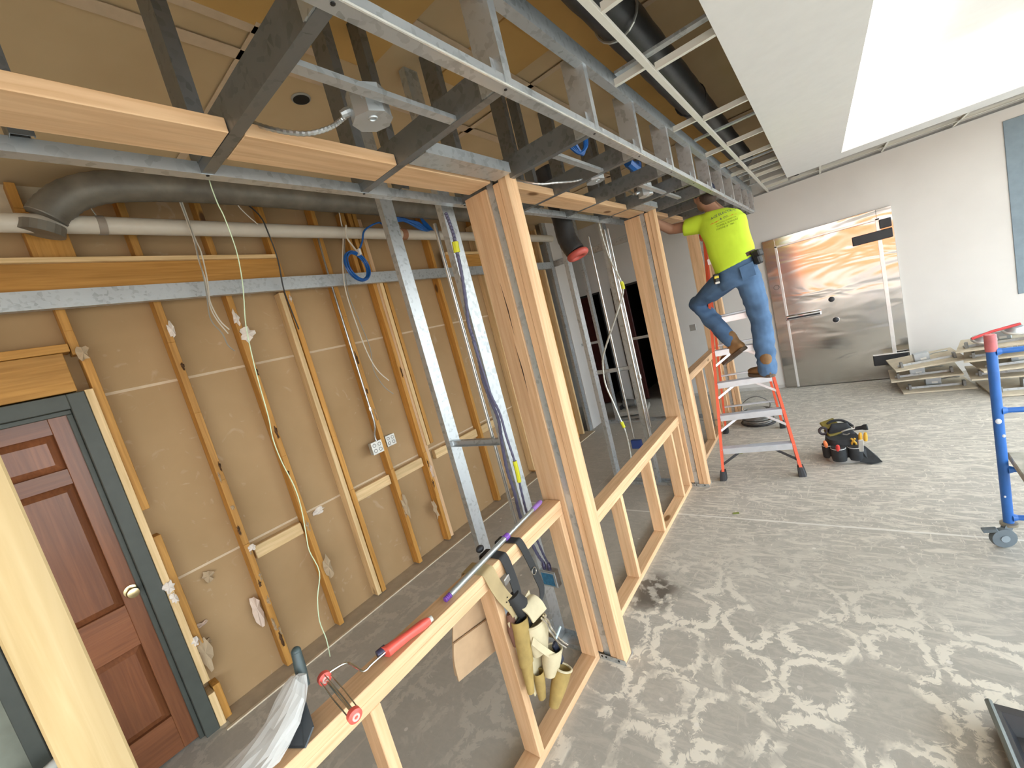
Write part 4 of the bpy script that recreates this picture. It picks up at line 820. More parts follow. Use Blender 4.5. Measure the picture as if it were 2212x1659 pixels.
# back print, laid onto the shirt surface
bm_ = bmesh.new(); bm_.from_mesh(shirt.data); bvh = BVHTree.FromBMesh(bm_); so = worg(mn)
def onback(pts2, cx, cz, tilt):
    out = []
    for x, z in pts2:
        q = V((cx+x*math.cos(tilt)-z*math.sin(tilt), 3.9, cz+x*math.sin(tilt)+z*math.cos(tilt))); h = bvh.ray_cast(q-so, V((0, 1, 0)))
        out.append((h[0]+so+V((0, -.0022, 0))) if h[0] else q+V((0, .27, 0)))
    return out
def text(txt, size, cx, cz, tilt, mat, arc=0):
    cu = bpy.data.curves.new('t', 'FONT'); cu.body = txt; cu.size = size; cu.align_x = 'CENTER'; cu.resolution_u = 1
    tmp = bpy.data.objects.new('t', cu); COL.objects.link(tmp); dg = bpy.context.evaluated_depsgraph_get(); me = bpy.data.meshes.new_from_object(tmp.evaluated_get(dg)); bpy.data.objects.remove(tmp)
    bmt = bmesh.new(); bmt.from_mesh(me); bmesh.ops.triangulate(bmt, faces=bmt.faces)
    p2 = [(v.co.x, v.co.y+(arc*(1-(v.co.x/.12)**2) if arc else 0)) for v in bmt.verts]; fs = [tuple(v.index for v in f.verts) for f in bmt.faces]
    g = G().add(onback(p2, cx, cz, tilt), [f[::-1] for f in fs]); build('shirt_print', g, mat, shirt, recalc=False); bmt.free()
INK = plain('print_navy', (.03, .05, .16), .8); INKG = plain('print_green', (.22, .33, .03), .8); INKR = plain('print_red', (.75, .16, .03), .8)
ti = .09
text('ACE ELECTRIC', .030, -.628, 2.375, ti, INK, .012); text('& CO.', .026, -.620, 2.347, ti, INK); text('RESIDENTIAL COMMERCIAL', .013, -.612, 2.322, ti, INKG); text('TOPEKA, KANSAS', .021, -.605, 2.297, ti, INKG); text('PHONE #', .022, -.645, 2.268, ti, INKG); text('785-', .020, -.565, 2.276, ti, INKG)
for s_, cx, cz in ((1, -.70, 2.338), (-1, -.545, 2.358)):
    pl = [(-.045, -.004), (-.01, .004), (-.012, .0), (.045, .006), (.01, -.006), (.012, -.001)]
    build('shirt_print', G().add(onback([(x, z) for x, z in pl], cx, cz, ti), [(0, 2, 1), (0, 5, 2), (2, 5, 3), (5, 4, 3)]), INKR, shirt)

# ------------------------------------------------------------------ tool bag on the floor
CAN = plain('black_canvas', (.022, .025, .028), .75, var=.3, scale=20); OLIVE = plain('olive_panel', (.20, .165, .03), .7, var=.15); GREYT = plain('reflective_trim', (.55, .56, .55), .4)
tb = thing('tool_bag', 'open black canvas tool bag with olive panels on the floor', 'bag', (-.03, 4.5, 0))
def rect_prism(g, c0, c1, hw0, hd0, hw1, hd1, rot, p=3.2, n=24):
    c_, s_ = math.cos(rot), math.sin(rot); g.loft([(c0, V((c_*hw0, s_*hw0, 0)), V((-s_*hd0, c_*hd0, 0))), (lerp(V(c0), V(c1), .5), V((c_*(hw0+hw1)*.52, s_*(hw0+hw1)*.52, 0)), V((-s_*(hd0+hd1)*.52, c_*(hd0+hd1)*.52, 0))), (c1, V((c_*hw1, s_*hw1, 0)), V((-s_*hd1, c_*hd1, 0)))], n, p); return g
ro = .18
build('base', rect_prism(G(), (-.06, 4.52, 0), (-.06, 4.52, .05), .135, .155, .13, .15, ro), plain('grey_bag_base', (.36, .36, .34), .7), tb, smooth=True)
build('body', rect_prism(G(), (-.06, 4.525, .04), (-.06, 4.53, .20), .128, .145, .115, .12, ro), CAN, tb, smooth=True)
build('centre_wall', rect_prism(G(), (-.06, 4.56, .18), (-.065, 4.58, .30), .11, .022, .06, .014, ro), CAN, tb, smooth=True)
for a, b_, z in ((-.14, 4.63, .28), (-.115, 4.58, .225)):
    build('olive_flap', G().obox((a, b_, z), V((.055, .02, .015)), V((-.02, .045, .02)), V((.0, -.008, .012)), .008), OLIVE, tb)
build('handle', G().tube(smoothpts([(-.16, 4.62, .22), (-.15, 4.62, .285), (-.10, 4.63, .312), (-.03, 4.63, .305), (.03, 4.60, .26)]), .012, 8), CAN, tb, smooth=True)
for a, b_, r in ((-.095, 4.37, .055), (.022, 4.40, .055), (-.17, 4.45, .045)):
    build('pocket', G().lathe([(r*.95, 0), (r, .02), (r, .11), (r*.93, .125)], (a, b_, .03), EZ, 18), CAN, tb, smooth=True)
    build('pocket_trim', G().ring((a, b_, .145), EZ, r*.95, .004, 20, 6), GREYT, tb, smooth=True)
build('side_flap', G().add([(.05, 4.36, .16), (.09, 4.42, .14), (.16, 4.40, .05), (.19, 4.36, .015), (.11, 4.33, .005), (.04, 4.35, .02), (.05, 4.385, .15), (.085, 4.45, .13), (.16, 4.43, .045), (.185, 4.385, .012), (.11, 4.36, .004), (.04, 4.38, .02)], [(0, 1, 2, 3, 4, 5), (11, 10, 9, 8, 7, 6), (0, 6, 7, 1), (1, 7, 8, 2), (2, 8, 9, 3), (3, 9, 10, 4), (4, 10, 11, 5), (5, 11, 6, 0)]), CAN, tb, recalc=True)
def tool(nm, label, cat, g, mat, extra=()):
    o = build(nm, g, mat, None, smooth=True); tag(o, label, cat, None)
    for n2, g2, m2 in extra: build(n2, g2, m2, o, smooth=True)
    return o
YEL = plain('yellow_handle', (.72, .42, .05), .45); ORG = plain('orange_handle', (.85, .26, .09), .45); REDH = plain('red_handle', (.62, .05, .04), .45); TOOLS = plain('tool_steel', (.58, .58, .56), .3, .9)
tool('screwdriver', 'red-handled screwdriver in the front left pocket of the bag', 'tool', G().lathe([(.012, 0), (.016, .01), (.017, .04), (.012, .07), (.006, .075)], (-.10, 4.335, .12), V((.05, -.15, .6)), 12), REDH)
tool('screwdriver', 'orange-handled screwdriver in the far left pocket of the bag', 'tool', G().lathe([(.012, 0), (.016, .01), (.016, .04), (.010, .07)], (-.175, 4.42, .13), V((-.1, -.1, .6)), 12), ORG)
for k, (xx, dx) in enumerate(((.0, .12), (.035, -.12))):
    tool('pliers_handle' if 0 else 'pliers', ('left' if k == 0 else 'right')+' of two small yellow-gripped pliers in the bag', 'tool', G().tube([(xx, 4.42, .14), (xx+dx*.04, 4.415, .17), (xx+dx*.25, 4.41, .215)], [.007, .009, .008], 8), YEL)
for k, xx in enumerate((.065, .10)):
    tool('screwdriver', ('left' if k == 0 else 'right')+' of two tall orange-yellow handles at the right of the bag', 'tool', G().lathe([(.011, 0), (.015, .01), (.015, .05), (.009, .08)], (xx, 4.46, .17), V((.05, -.05, .6)), 12), YEL)
tool('wire_stripper', 'silver tool standing in the right front pocket of the bag', 'tool', G().obox((.062, 4.36, .165), V((.018, .003, 0)), V((-.001, .006, 0)), V((.004, 0, .055)), .004), TOOLS)
tool('locking_pliers', 'silver locking pliers lying on top of the tool bag', 'tool', G().tube([(-.055, 4.49, .25), (-.03, 4.49, .262), (.0, 4.50, .268), (.035, 4.51, .27), (.04, 4.51, .295)], .008, 8).tube([(-.05, 4.485, .23), (-.02, 4.48, .225), (.0, 4.48, .236)], .006, 8), TOOLS)
tool('tape_roll', 'dark tape roll on top of the tool bag at the left', 'tape', G().ring((-.19, 4.56, .24), V((.3, -.8, .2)), .03, .012, 20, 8), plain('tape_black', (.03, .02, .025), .5))
tool('flashlight', 'black flashlight on top of the tool bag at the right', 'tool', G().lathe([(.016, 0), (.018, .06), (.026, .08), (.026, .10)], (.03, 4.56, .25), V((.9, -.1, .15)), 14), CAN)

# ------------------------------------------------------------------ wire spool behind the ladder
spl = thing('wire_spool', 'reel of grey wire on the floor behind the ladder', 'spool', (-.86, 5.62, 0))
g = G()
for k in range(9): g.ring((-.86+random.uniform(-.01, .01), 5.62+random.uniform(-.01, .01), .02+k*.016), EZ, .165+random.uniform(-.012, .006), .009, 32, 6)
build('coil', g, plain('grey_coil', (.23, .22, .20), .45, .3, var=.3), spl, smooth=True); build('hub', G().lathe([(.10, 0), (.10, .17)], (-.86, 5.62, .005), EZ, 20), plain('hub_grey', (.36, .36, .34), .4, .5), spl, smooth=True)
build('loose_strand', G().tube(smoothpts([(-1.02, 5.55, .16), (-.99, 5.56, .27), (-.90, 5.58, .335), (-.80, 5.6, .33), (-.71, 5.62, .25), (-.72, 5.62, .17)]), .006, 6).tube(smoothpts([(-1.02, 5.55, .16), (-1.2, 5.4, .14), (-1.45, 5.3, .17)]), .004, 6), plain('strand_dark', (.12, .11, .10), .5), spl, smooth=True)
build('rim_black', G().ring((-.86, 5.62, .012), EZ, .185, .010, 32, 6), BLACK, spl, smooth=True)

# ------------------------------------------------------------------ stacks of removed light panels
BOARD = plain('light_panel_board', (.56, .49, .37), .8, var=.1); BOXG = plain('panel_box_steel', (.50, .54, .56), .4, .5)
def panel(x, y, z, rot, tx, ty, label, grp, box=(0, 0)):
    t = thing('light_panel', label, 'ceiling panel', (x, y, z), grp)
    c_, s_ = math.cos(rot), math.sin(rot); u = V((c_, s_, tx)); v = V((-s_, c_, ty)); n_ = u.cross(v).normalized(); o_ = V((x, y, z))
    build('board', G().obox(o_, u*.295, v*.295, n_*.008, .002), BOARD, t)
    b0 = o_+u*box[0]+v*box[1]+n_*.055; build('ballast_box', G().obox(b0, u*.065, v*.045, n_*.046, .003), BOXG, t); build('box_label', G().obox(b0-v*.0455+u*.01-n_*.02, u*.025, v*.001, n_*.012), WHITEPL, t)
    build('hanger_bar', G().obox(o_+v*(-.14)+n_*.02-u*.02, u*.23, v*.005, n_*.012), GALV, t)
    for s2 in (-.22, .22): build('bracket', G().obox(o_+u*s2-v*.17+n_*.038, u*.012, v*.03, n_*.03, .002), plain('bracket_grey', (.22, .22, .21), .5, .4), t)
    build('whip', G().tube(smoothpts([b0+u*.06, b0+u*.13-v*.03+n_*.02, b0+u*.22+n_*.012, b0+u*.2+v*.1-n_*.02]), .007, 6), MC, t, smooth=True)
    return t
panel(.83, 6.64, .012, .02, 0, 0, 'bottom panel of the low three-panel pile by the steel door', 'removed light panels by the far wall'); panel(.76, 6.66, .165, -.05, .05, 0, 'middle panel of the low three-panel pile by the steel door', 'removed light panels by the far wall', (-.05, -.08)); panel(.78, 6.66, .315, .06, .10, .02, 'top panel of the low three-panel pile by the steel door', 'removed light panels by the far wall', (-.02, -.03))
for i, (z, xx, yy, r_) in enumerate(((.012, 1.46, 6.30, .02), (.165, 1.38, 6.42, -.10), (.27, 1.42, 6.36, .02), (.375, 1.36, 6.40, -.18), (.485, 1.33, 6.42, -.24))):
    panel(xx, yy, z, r_, .02*i, .0, ('lowest', 'second lowest', 'middle', 'second highest', 'top')[i]+' panel of the taller pile at the right edge', 'removed light panels by the far wall', (.02, -.04+.02*i))
rb = tag(build('spring_clip_bar', G().tube([(1.10, 6.22, .585), (1.25, 6.25, .63), (1.45, 6.28, .665)], .014, 8), plain('red_paint', (.55, .05, .05), .4), None, smooth=True), 'red bar lying across the taller pile of panels', 'bar'); rb.name = 'red_bar'
for i, (x, y, z) in enumerate(((1.20, 6.30, .55), (1.42, 6.32, .60))):
    lt_ = thing('lamp_trim', ('left' if i == 0 else 'right')+' round metal lamp trim on the taller pile', 'light fitting', (x, y, z)); build('ring', G().ring((x, y, z), V((.1, -.35, 1)), .085, .012, 28, 8), plain('trim_grey', (.55, .54, .50), .35, .4), lt_, smooth=True); build('reflector', G().lathe([(.08, 0), (.05, .05), (.045, .06)], (x, y, z-.01), V((.1, -.35, 1)), 24), BOXG, lt_, smooth=True)
sk = thing('floor_box', 'pale boxy equipment on the floor in front of the dark doorway', 'equipment', (-2.75, 6.5, 0)); build('slab', G().obox((-2.80, 6.45, .06), V((.26, .06, 0)), V((-.05, .22, 0)), EZ*.035, .01), plain('pale_slab', (.42, .40, .35), .7), sk); build('motor', G().lathe([(.07, 0), (.075, .06), (.05, .20)], (-2.92, 6.45, .18), EX, 16), plain('motor_grey', (.20, .20, .19), .5, .3), sk, smooth=True)
for xx in (-2.98, -2.64): build('leg', G().box(xx, xx+.03, 6.36, 6.52, .0, .16), plain('motor_black', (.03, .03, .03), .5), sk)

# ------------------------------------------------------------------ blue rolling scaffold at the right edge
BL = plain('blue_scaffold_paint', (.03, .15, .50), .4, var=.12, scale=9); SPOT = plain('paint_splat', (.72, .76, .82), .6)
sc = thing('scaffold', 'blue tubular rolling scaffold frame at the right edge', 'scaffold', (1, 3.24, 0))
for xp in (.640, 1.38):
    build('post', G().tube([(xp, 3.24, .135), (xp, 3.24, 1.14)], .0215, 16), BL, sc, smooth=True)
    pn = build('coupling_pin', G().lathe([(.024, 0), (.024, .088), (.020, .092)], (xp, 3.24, 1.135), EZ, 16), plain('faded_red', (.60, .17, .18), .5, var=.15), sc, smooth=True)
    cs = build('caster', G().lathe([(.036, 0), (.036, .014), (.018, .018)], (xp, 3.24, .118), EZ, 16), plain('caster_zinc', (.30, .27, .21), .5, .5), sc, smooth=True)
    GW = plain('caster_grey', (.13, .16, .18), .6)
    build('wheel', G().lathe([(.035, -.016), (.055, -.014), (.0575, 0), (.055, .014), (.035, .016)], (xp-.035, 3.20, .058), V((-.35, .94, 0)), 24), GW, cs, smooth=True); build('wheel_hub', G().lathe([(.02, -.02), (.02, .02)], (xp-.035, 3.20, .058), V((-.35, .94, 0)), 14), plain('hub_pale', (.25, .30, .33), .5), cs, smooth=True)
    build('fork', G().bar((xp-.005, 3.215, .12), (xp-.035, 3.185, .058), .036, .006, V((-.35, .94, 0))).bar((xp-.01, 3.25, .12), (xp-.03, 3.22, .058), .036, .006, V((-.35, .94, 0))), GW, cs); build('brake_lever', G().obox((xp-.085, 3.19, .105), V((.03, 0, .006)), V((0, .016, 0)), V((-.004, 0, .01)), .003), GW, cs)
for z in (1.13, .80, .455, .165):
    build('rung', G().tube([(.655, 3.24, z), (1.365, 3.24, z)], .015, 12), BL, sc, smooth=True)
    build('weld', G().lathe([(.024, 0), (.016, .02)], (.655, 3.24, z), EX, 14), BL, sc, smooth=True)
for z, dx, q_ in ((.745, -.004, .012), (.66, .010, .007), (.30, -.008, .005)): build('paint_splat', G().ball((.640+dx, 3.2195, z), q_, 10, 8, (1, .4, 1.3)), SPOT, sc, smooth=True)
tag(build('plank', G().obox((.96, 2.96, .497), V((.30, -.02, .0)), V((.02, .36, 0)), V((0, 0, .020)), .004), plain('weathered_plank', (.42, .40, .33), .8, var=.25), None), 'weathered plank resting on the blue scaffold rung', 'plank')

# ------------------------------------------------------------------ black paint tray lower right
tr_ = thing('paint_tray', 'black plastic paint tray on the floor, lower right corner', 'tray', (.47, 1.85, 0))
g = G(); A = [(.29, 1.955), (.30, 1.60), (.62, 1.58), (.64, 1.945)]
o0 = [(x, y, .075) for x, y in A]; i0 = [(.315, 1.925, .072), (.325, 1.63, .072), (.595, 1.61, .072), (.61, 1.92, .072)]; i1 = [(.34, 1.89, .015), (.345, 1.66, .015), (.575, 1.64, .015), (.58, 1.885, .015)]; o1 = [(.32, 1.92, 0), (.33, 1.63, 0), (.59, 1.61, 0), (.61, 1.915, 0)]
vs_ = o0+i0+i1+o1; fs_ = []
for k in range(4):
    j = (k+1) % 4; fs_ += [(k, j, 4+j, 4+k), (4+k, 4+j, 8+j, 8+k), (12+k, 12+j, j, k)]
fs_ += [(8, 9, 10, 11), (15, 14, 13, 12)]; build('tray', g.add(vs_, fs_), plain('black_tray_plastic', (.02, .021, .024), .35), tr_, recalc=True)
build('rolled_rim', G().tube([(.29, 1.957, .078), (.295, 1.78, .080), (.30, 1.60, .078)], .011, 8), plain('rim_grey', (.16, .18, .17), .25), tr_, smooth=True)

# ------------------------------------------------------------------ tools lying on the first low wall
PUR = plain('purple_plastic', (.20, .07, .40), .4); ZINC = plain('zinc_pole', (.46, .50, .50), .3, .7)
ep = thing('extension_pole', 'grey metal extension pole with purple threaded ends on the low wall', 'pole', (-1.28, 1.2, .972))
a, b_ = V((-1.263, .845, .973)), V((-1.302, 1.60, .985)); d = (b_-a).normalized(); m1 = lerp(a, b_, .56)
build('tube', G().lathe([(.0125, .03), (.0125, (m1-a).length)], a, d, 16), ZINC, ep, smooth=True); build('inner_tube', G().lathe([(.0105, (m1-a).length), (.0105, (b_-a).length-.085)], a, d, 16), ZINC, ep, smooth=True)
g = G()
for k in range(4): g.lathe([(.0085, k*.008), (.0115, k*.008+.003), (.0085, k*.008+.007)], a, d, 14)
build('thread', g, PUR, ep, smooth=True); build('collar', G().lathe([(.0155, -.014), (.0155, .014)], m1, d, 16), PUR, ep, smooth=True); build('grip', G().lathe([(.0125, 0), (.0125, .075), (.010, .085)], lerp(a, b_, 1-.085/(b_-a).length), d, 14), plain('purple_grip', (.30, .16, .48), .4), ep, smooth=True)
CORAL = plain('coral_plastic', (.85, .12, .09), .38); CHROME = plain('chrome_wire', (.68, .68, .64), .2, 1)
rf = thing('paint_roller', 'paint roller frame with coral handle and wire cage on the low wall', 'paint roller', (-1.26, .55, .98))
h0, h1 = V((-1.232, .735, .981)), V((-1.262, .572, .985)); hd = (h1-h0).normalized()
build('handle', G().loft([(h0, V((.012, .003, 0)), EZ*.013), (lerp(h0, h1, .12), V((.016, .003, 0)), EZ*.016), (lerp(h0, h1, .5), V((.014, .003, 0)), EZ*.014), (lerp(h0, h1, .85), V((.018, .003, 0)), EZ*.016), (h1, V((.022, .004, 0)), EZ*.017)], 14, 3), CORAL, rf, smooth=True); build('handle_end', G().lathe([(.012, 0), (.010, .016)], h0, -hd, 12), plain('handle_end_grey', (.55, .53, .48), .5), rf, smooth=True); build('socket', G().lathe([(.016, 0), (.013, .03)], h1+V((-.012, .01, .0)), hd, 12), plain('socket_navy', (.05, .045, .09), .4), rf, smooth=True)
wire = [(-1.262, .572, .985), (-1.262, .52, .987), (-1.258, .497, .988), (-1.268, .488, .990), (-1.315, .486, .996), (-1.335, .482, 1.0), (-1.345, .468, 1.003), (-1.352, .435, 1.006), (-1.352, .418, 1.006)]
build('wire_arm', G().tube(smoothpts(wire, 5), .0035, 8), CHROME, rf, smooth=True)
c0, c1 = V((-1.352, .412, 1.004)), V((-1.150, .388, .985)); ax = (c1-c0).normalized(); px = ax.cross(EZ).normalized(); py = px.cross(ax)
for nm, c_ in (('end_cap', c0), ('end_cap', c1)):
    ec = build(nm, G().lathe([(.017, -.010), (.020, -.006), (.020, .008), (.015, .012)], c_, ax, 20), CORAL, rf, smooth=True)
    build('cap_ring', G().ring(c_+ax*.012, ax, .008, .003, 16, 6), plain('cap_pale', (.75, .55, .50), .5), ec, smooth=True)
for k in range(5):
    an = k*2*math.pi/5+.4; q = px*math.cos(an)*.016+py*math.sin(an)*.016; build('cage_wire', G().tube([c0+q, lerp(c0, c1, .5)+q*1.15, c1+q], .0018, 6), CHROME, rf, smooth=True)
build('spindle', G().tube([c0, c1], .0035, 8), CHROME, rf, smooth=True)
tw = thing('taping_knife', 'dark grey taping knife half wrapped in a clear plastic bag', 'knife', (-1.35, .33, .97))
KH = plain('dark_green_handle', (.055, .08, .08), .4)
build('handle', G().tube([(-1.385, .375, 1.115), (-1.375, .368, 1.07), (-1.362, .36, 1.02)], [.014, .0165, .015], 14).ball((-1.386, .376, 1.118), .0145, 12, 8), KH, tw, smooth=True)
build('blade', G().add([(-1.370, .372, 1.03), (-1.35, .345, 1.035), (-1.232, .31, .99), (-1.225, .275, .963), (-1.30, .24, .963), (-1.36, .30, .975), (-1.368, .375, 1.028), (-1.348, .348, 1.033), (-1.230, .313, .988), (-1.223, .278, .961), (-1.298, .243, .961), (-1.358, .303, .973)], [(0, 1, 2, 3, 4, 5), (11, 10, 9, 8, 7, 6)]+[(k, k+6, (k+1) % 6+6, (k+1) % 6) for k in range(6)]), plain('blade_dark', (.075, .085, .095), .45, .3), tw, recalc=True)
def bagmat():
    m, n, l, b = nodes('clear_plastic_film'); b.inputs['Base Color'].default_value = (.80, .79, .76, 1); b.inputs['Roughness'].default_value = .22; b.inputs['Alpha'].default_value = .62
    b.inputs['Subsurface Weight'].default_value = 0; return m
g = G(); n_ = 22; rings = []
for i, (c_, w_, h_) in enumerate((((-1.335, .355, 1.075), .010, .008), ((-1.335, .345, 1.062), .032, .022), ((-1.325, .325, 1.045), .048, .030), ((-1.318, .29, 1.02), .058, .036), ((-1.31, .25, 1.00), .060, .034), ((-1.30, .215, .99), .062, .030), ((-1.295, .18, .985), .066, .026), ((-1.29, .13, .982), .064, .022), ((-1.285, .09, .98), .05, .016))):
    vs_ = []
    for k in range(n_):
        t = 2*math.pi*k/n_; q = 1+.22*mnoise.noise(V((math.cos(t)*1.7, math.sin(t)*1.7, i*.9)))+.1*math.sin(5*t+i); vs_.append(V(c_)+V((math.cos(t)*w_*q, -.012*math.sin(t), max(-.018, math.sin(t)*h_*q))))
    rings.append(vs_)
k0 = 0; allv = [p for r in rings for p in r]; fs_ = []
for i in range(len(rings)-1):
    for k in range(n_): fs_.append((i*n_+k, i*n_+(k+1) % n_, (i+1)*n_+(k+1) % n_, (i+1)*n_+k))
fs_ += [tuple(range(n_))[::-1], tuple(range((len(rings)-1)*n_, len(rings)*n_))]
bag = tag(build('plastic_bag', G().add(allv, fs_), bagmat(), None, smooth=False, recalc=True), 'crumpled clear plastic bag around the knife on the low wall', 'bag')

# ------------------------------------------------------------------ leather tool belt slung over the first low wall
TAN = plain('tan_leather', (.40, .30, .15), .75, var=.16, scale=9); OCH = plain('ochre_suede', (.33, .225, .07), .9, var=.2, scale=16, bump=.2); CREAM = plain('cream_leather', (.55, .47, .30), .7, var=.1); NYL = plain('black_webbing', (.022, .022, .022), .7); CANV = plain('peach_canvas', (.46, .31, .18), .85, var=.08)
tbt = thing('tool_belt', 'tan leather tool belt with black suspenders slung over the low wall', 'tool belt', (-1.22, 1.15, .96))
def strap(nm, pts, wv, wd, mat, th=.004):
    P_ = [V(p) for p in pts]; g = G(); n_ = len(P_); wl2 = [V(w) for w in wv] if isinstance(wv, list) else [V(wv)]*n_; vs_ = []; fs_ = []
    for i, p in enumerate(P_):
        d = (P_[min(i+1, n_-1)]-P_[max(i-1, 0)]).normalized(); w_ = wl2[i].normalized()*wd/2; nn = d.cross(w_).normalized()*th/2
        vs_ += [p-w_-nn, p+w_-nn, p+w_+nn, p-w_+nn]
    for i in range(n_-1):
        for k in range(4): fs_.append((i*4+k, i*4+(k+1) % 4, (i+1)*4+(k+1) % 4, (i+1)*4+k))
    fs_ += [(3, 2, 1, 0), tuple(range(4*n_-4, 4*n_))]; return build(nm, g.add(vs_, fs_), mat, tbt, recalc=True, smooth=True)
b1 = strap('belt', smoothpts([(-1.345, 1.02, .80), (-1.342, 1.03, .90), (-1.334, 1.04, .960), (-1.31, 1.045, .965), (-1.25, 1.05, .965), (-1.224, 1.055, .955), (-1.212, 1.06, .90), (-1.205, 1.08, .83), (-1.20, 1.115, .755), (-1.20, 1.125, .72)], 4), (0.05, 1, .12), .062, TAN, .005)
for k, (yy, zz) in enumerate(((1.085, .80), (1.10, .775), (1.095, .815), (1.118, .79), (1.11, .755), (1.128, .77))): build('hole', G().lathe([(.0032, 0), (.0032, .001)], (-1.1985, yy, zz), EX, 8), SCREW, b1)
bk = build('buckle', G().obox((-1.192, 1.115, .885), V((.004, 0, 0)), V((0, .018, .004)), V((.002, -.003, .016)), .006), plain('chrome_buckle', (.72, .74, .80), .12, 1), tbt)
strap('suspender', smoothpts([(-1.36, 1.16, .86), (-1.345, 1.155, .95), (-1.325, 1.155, .967), (-1.25, 1.155, .967), (-1.222, 1.16, .955), (-1.212, 1.165, .88), (-1.20, 1.16, .80), (-1.195, 1.15, .74)], 4), (.05, 1, .1), .045, NYL)
strap('suspender', smoothpts([(-1.36, 1.27, .86), (-1.345, 1.265, .95), (-1.325, 1.265, .967), (-1.25, 1.27, .967), (-1.222, 1.28, .955), (-1.212, 1.30, .86), (-1.205, 1.315, .76), (-1.20, 1.32, .70), (-1.195, 1.29, .66), (-1.19, 1.24, .66), (-1.19, 1.20, .70)], 4), (.05, 1, .1), .038, NYL)
strap('suspender_loop', smoothpts([(-1.19, 1.13, .78), (-1.185, 1.16, .72), (-1.185, 1.19, .66), (-1.185, 1.15, .62), (-1.19, 1.12, .70)], 4), (.05, 1, .1), .05, NYL)
build('buckle_slide', G().ring((-1.2, 1.30, .80), EX, .016, .002, 14, 6), CHROME, tbt, smooth=True)
# bunched black webbing, then pouches
build('webbing_knot', G().loft([((-1.20, 1.13, .80), V((.02, 0, 0)), V((0, .035, 0))), ((-1.19, 1.15, .74), V((.028, 0, 0)), V((0, .04, .01))), ((-1.195, 1.16, .68), V((.02, 0, 0)), V((0, .03, .01)))], 12), NYL, tbt, smooth=True)
def pouch(nm, top, bot, w0, d0, w1, d1, mat, rim=None, wdir=(0.1, 1, .1), p=2.2):
    top, bot = V(top), V(bot); ax = (bot-top).normalized(); wv = V(wdir); wv = (wv-ax*wv.dot(ax)).normalized(); dv = ax.cross(wv)
    g = G(); n_ = 20; R = []; m_ = 6
    for i in range(m_+1):
        t = i/m_; c_ = lerp(top, bot, t); w_ = w0+(w1-w0)*t; d_ = d0+(d1-d0)*t; bul = 1+.16*math.sin(math.pi*t)
        R.append([c_+wv*(math.copysign(abs(math.cos(2*math.pi*k/n_))**(2/p), math.cos(2*math.pi*k/n_)))*w_*bul+dv*(math.copysign(abs(math.sin(2*math.pi*k/n_))**(2/p), math.sin(2*math.pi*k/n_)))*d_*bul for k in range(n_)])
    I = [[lerp(top+ax*.0, q, .90)+ax*0 for q in R[0]], [lerp(top, q, .85)+ax*(bot-top).length*.6 for q in R[0]]]
    al = [q for r in R for q in r]+[q for r in I for q in r]; fs_ = []
    for i in range(m_):
        for k in range(n_): fs_.append((i*n_+k, i*n_+(k+1) % n_, (i+1)*n_+(k+1) % n_, (i+1)*n_+k))
    fs_.append(tuple(range(m_*n_, (m_+1)*n_))); o1 = (m_+1)*n_
    for k in range(n_): fs_ += [(k, o1+k, o1+(k+1) % n_, (k+1) % n_), (o1+k, o1+n_+k, o1+n_+(k+1) % n_, o1+(k+1) % n_)]
    fs_.append(tuple(range(o1+n_, o1+2*n_))[::-1])
    po = build(nm, G().add(al, fs_), mat, tbt, smooth=True, recalc=True)
    if rim:
        rp = [lerp(top, q, .98) for q in R[0]]; build('rim', G().tube(rp+[rp[0]], .005, 6), rim, po, smooth=True)
    return po
strap('back_panel', smoothpts([(-1.205, 1.15, .73), (-1.20, 1.15, .66), (-1.195, 1.15, .56), (-1.19, 1.16, .46), (-1.19, 1.17, .36)], 3), (.05, 1, .25), .17, CREAM, .006)
strap('top_flap', smoothpts([(-1.195, 1.175, .735), (-1.17, 1.18, .735), (-1.15, 1.19, .705), (-1.145, 1.20, .66)], 4), (.0, 1, -.1), .105, CREAM, .006)
pouch('long_pouch', (-1.185, 1.115, .70), (-1.185, 1.065, .385), .042, .028, .016, .014, OCH)
pouch('pouch', (-1.165, 1.185, .64), (-1.17, 1.17, .50), .060, .032, .045, .024, CREAM, CREAM)
pouch('pouch', (-1.135, 1.21, .485), (-1.15, 1.175, .385), .050, .036, .034, .024, CREAM, CREAM)
pouch('pouch', (-1.115, 1.225, .385), (-1.15, 1.14, .255), .046, .036, .026, .020, OCH, CREAM)
pouch('nail_pouch', (-1.175, 1.13, .43), (-1.18, 1.115, .31), .026, .02, .018, .014, OCH)
strap('tool_loop', smoothpts([(-1.15, 1.12, .60), (-1.125, 1.16, .52), (-1.11, 1.20, .46), (-1.11, 1.23, .45)], 4), (.2, .5, .8), .030, CREAM, .004)
strap('inner_apron', smoothpts([(-1.345, 1.06, .90), (-1.352, 1.04, .82), (-1.362, 1.01, .72), (-1.372, .985, .62), (-1.378, .98, .56)], 4), (.0, 1, -.18), .235, CANV, .006)
strap('inner_pocket', smoothpts([(-1.35, 1.0, .70), (-1.36, .985, .63), (-1.37, .985, .53)], 4), (.0, 1, -.22), .245, CANV, .008)
pl = thing('pliers', 'bare steel pliers sticking out of the tool belt', 'tool', (-1.12, 1.20, .5))
for s_ in (0, 1):
    build('handle', G().tube(smoothpts([(-1.125+.0*s_, 1.185+.016*s_, .665), (-1.12, 1.20+.016*s_, .63), (-1.118, 1.203+.016*s_, .60), (-1.112, 1.205+.016*s_, .58), (-1.105, 1.225+.016*s_, .52), (-1.09, 1.25+.016*s_, .475)], 3), .0045, 8), plain('pliers_chrome', (.75, .70, .62), .15, 1), pl, smooth=True)
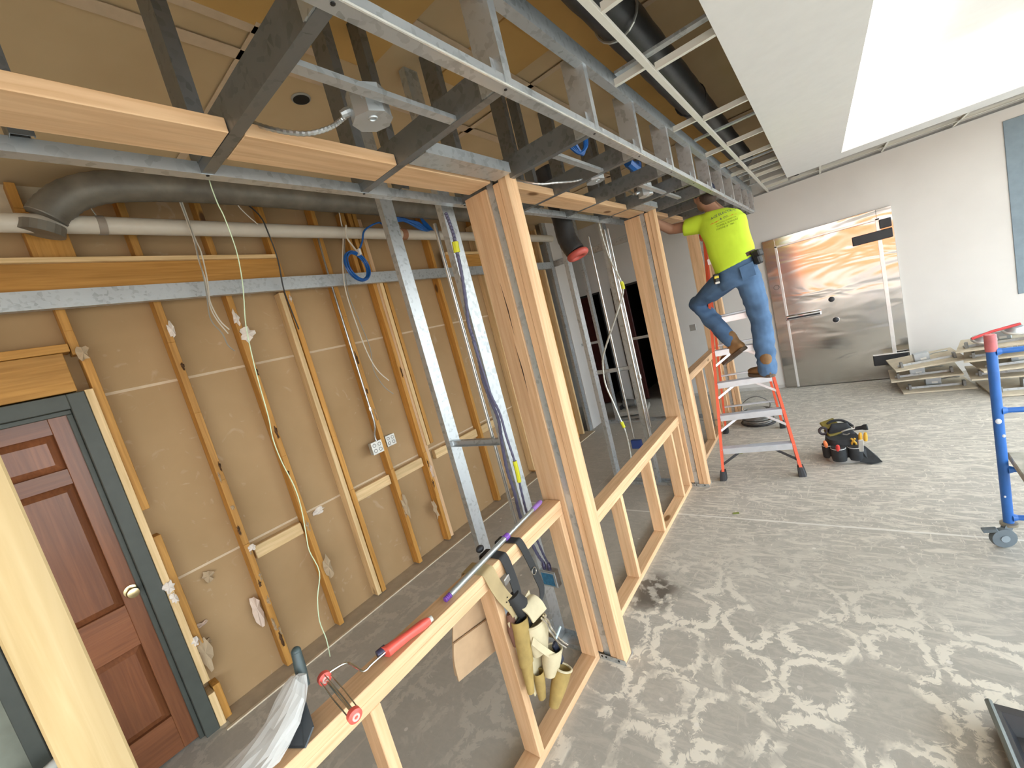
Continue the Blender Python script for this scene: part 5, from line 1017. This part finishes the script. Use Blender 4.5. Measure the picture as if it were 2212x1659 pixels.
tool('pencil_bit', 'small pale blue driver bit sticking from the tool belt', 'tool', G().tube([(-1.11, 1.222, .535), (-1.095, 1.258, .575)], .005, 8), plain('pale_blue_metal', (.55, .75, .82), .3, .4))
tag(build('utility_cutter', G().obox((-1.13, 1.235, .45), V((.008, 0, 0)), V((0, .014, .004)), V((.0, -.01, .055)), .003), plain('cutter_navy', (.02, .025, .045), .4), None), 'dark navy cutter in the tool belt pouch', 'tool')
tool('glove', 'dark red brown glove tucked behind the long pouch', 'glove', G().loft([((-1.215, 1.10, .735), V((.012, 0, 0)), V((0, .02, 0))), ((-1.21, 1.085, .67), V((.018, 0, 0)), V((0, .026, 0))), ((-1.205, 1.08, .60), V((.014, 0, 0)), V((0, .018, 0)))], 12), plain('glove_brown', (.14, .06, .035), .8))
tag(build('dark_bit', G().ball((-1.345, 1.15, .985), .02, 10, 8, (.8, 1.1, .8)), BLACK, None, smooth=True), 'black rubber clip on the back edge of the low wall top', 'clip').name = 'rubber_clip'
# white roller cover on a black case by the brown door, and floor scraps
rc = thing('roller_cover', 'white roller cover by the foot of the brown door', 'roller cover', (-3.05, -.22, .42)); build('nap', G().lathe([(.02, 0), (.024, .005), (.024, .2), (.02, .205)], (-2.98, -.36, .47), V((-.25, .6, .08)), 14), plain('nap_white', (.62, .61, .56), .9), rc, smooth=True)
tag(build('tool_case', G().box(-3.18, -2.88, -.72, -.20, 0, .44, c=.02), plain('case_black', (.02, .02, .02), .5), None), 'black case on the floor left of the brown door', 'case')
for k, (x, y, lab) in enumerate(((-.79, 3.36, 'tiny dry leaf on the floor beside the saw-cut line'), (-.93, 4.62, 'tiny yellow-green scrap on the floor behind the ladder feet'))):
    tag(build('leaf', G().obox((x, y, .003), V((.022, .008, 0)), V((-.004, .012, 0)), V((0, 0, .002)), .001), plain('leaf_green', (.22, .26, .06), .7), None), lab, 'leaf')
# unseen orange wall added behind the camera for the cooler door to mirror
BACKDROP = plain('orange_backdrop', (.78, .24, .055), .8, var=.15, scale=3)
struct('wall_back', G().box(-2, 9, -14.2, -14.0, .35, 2.75), BACKDROP)
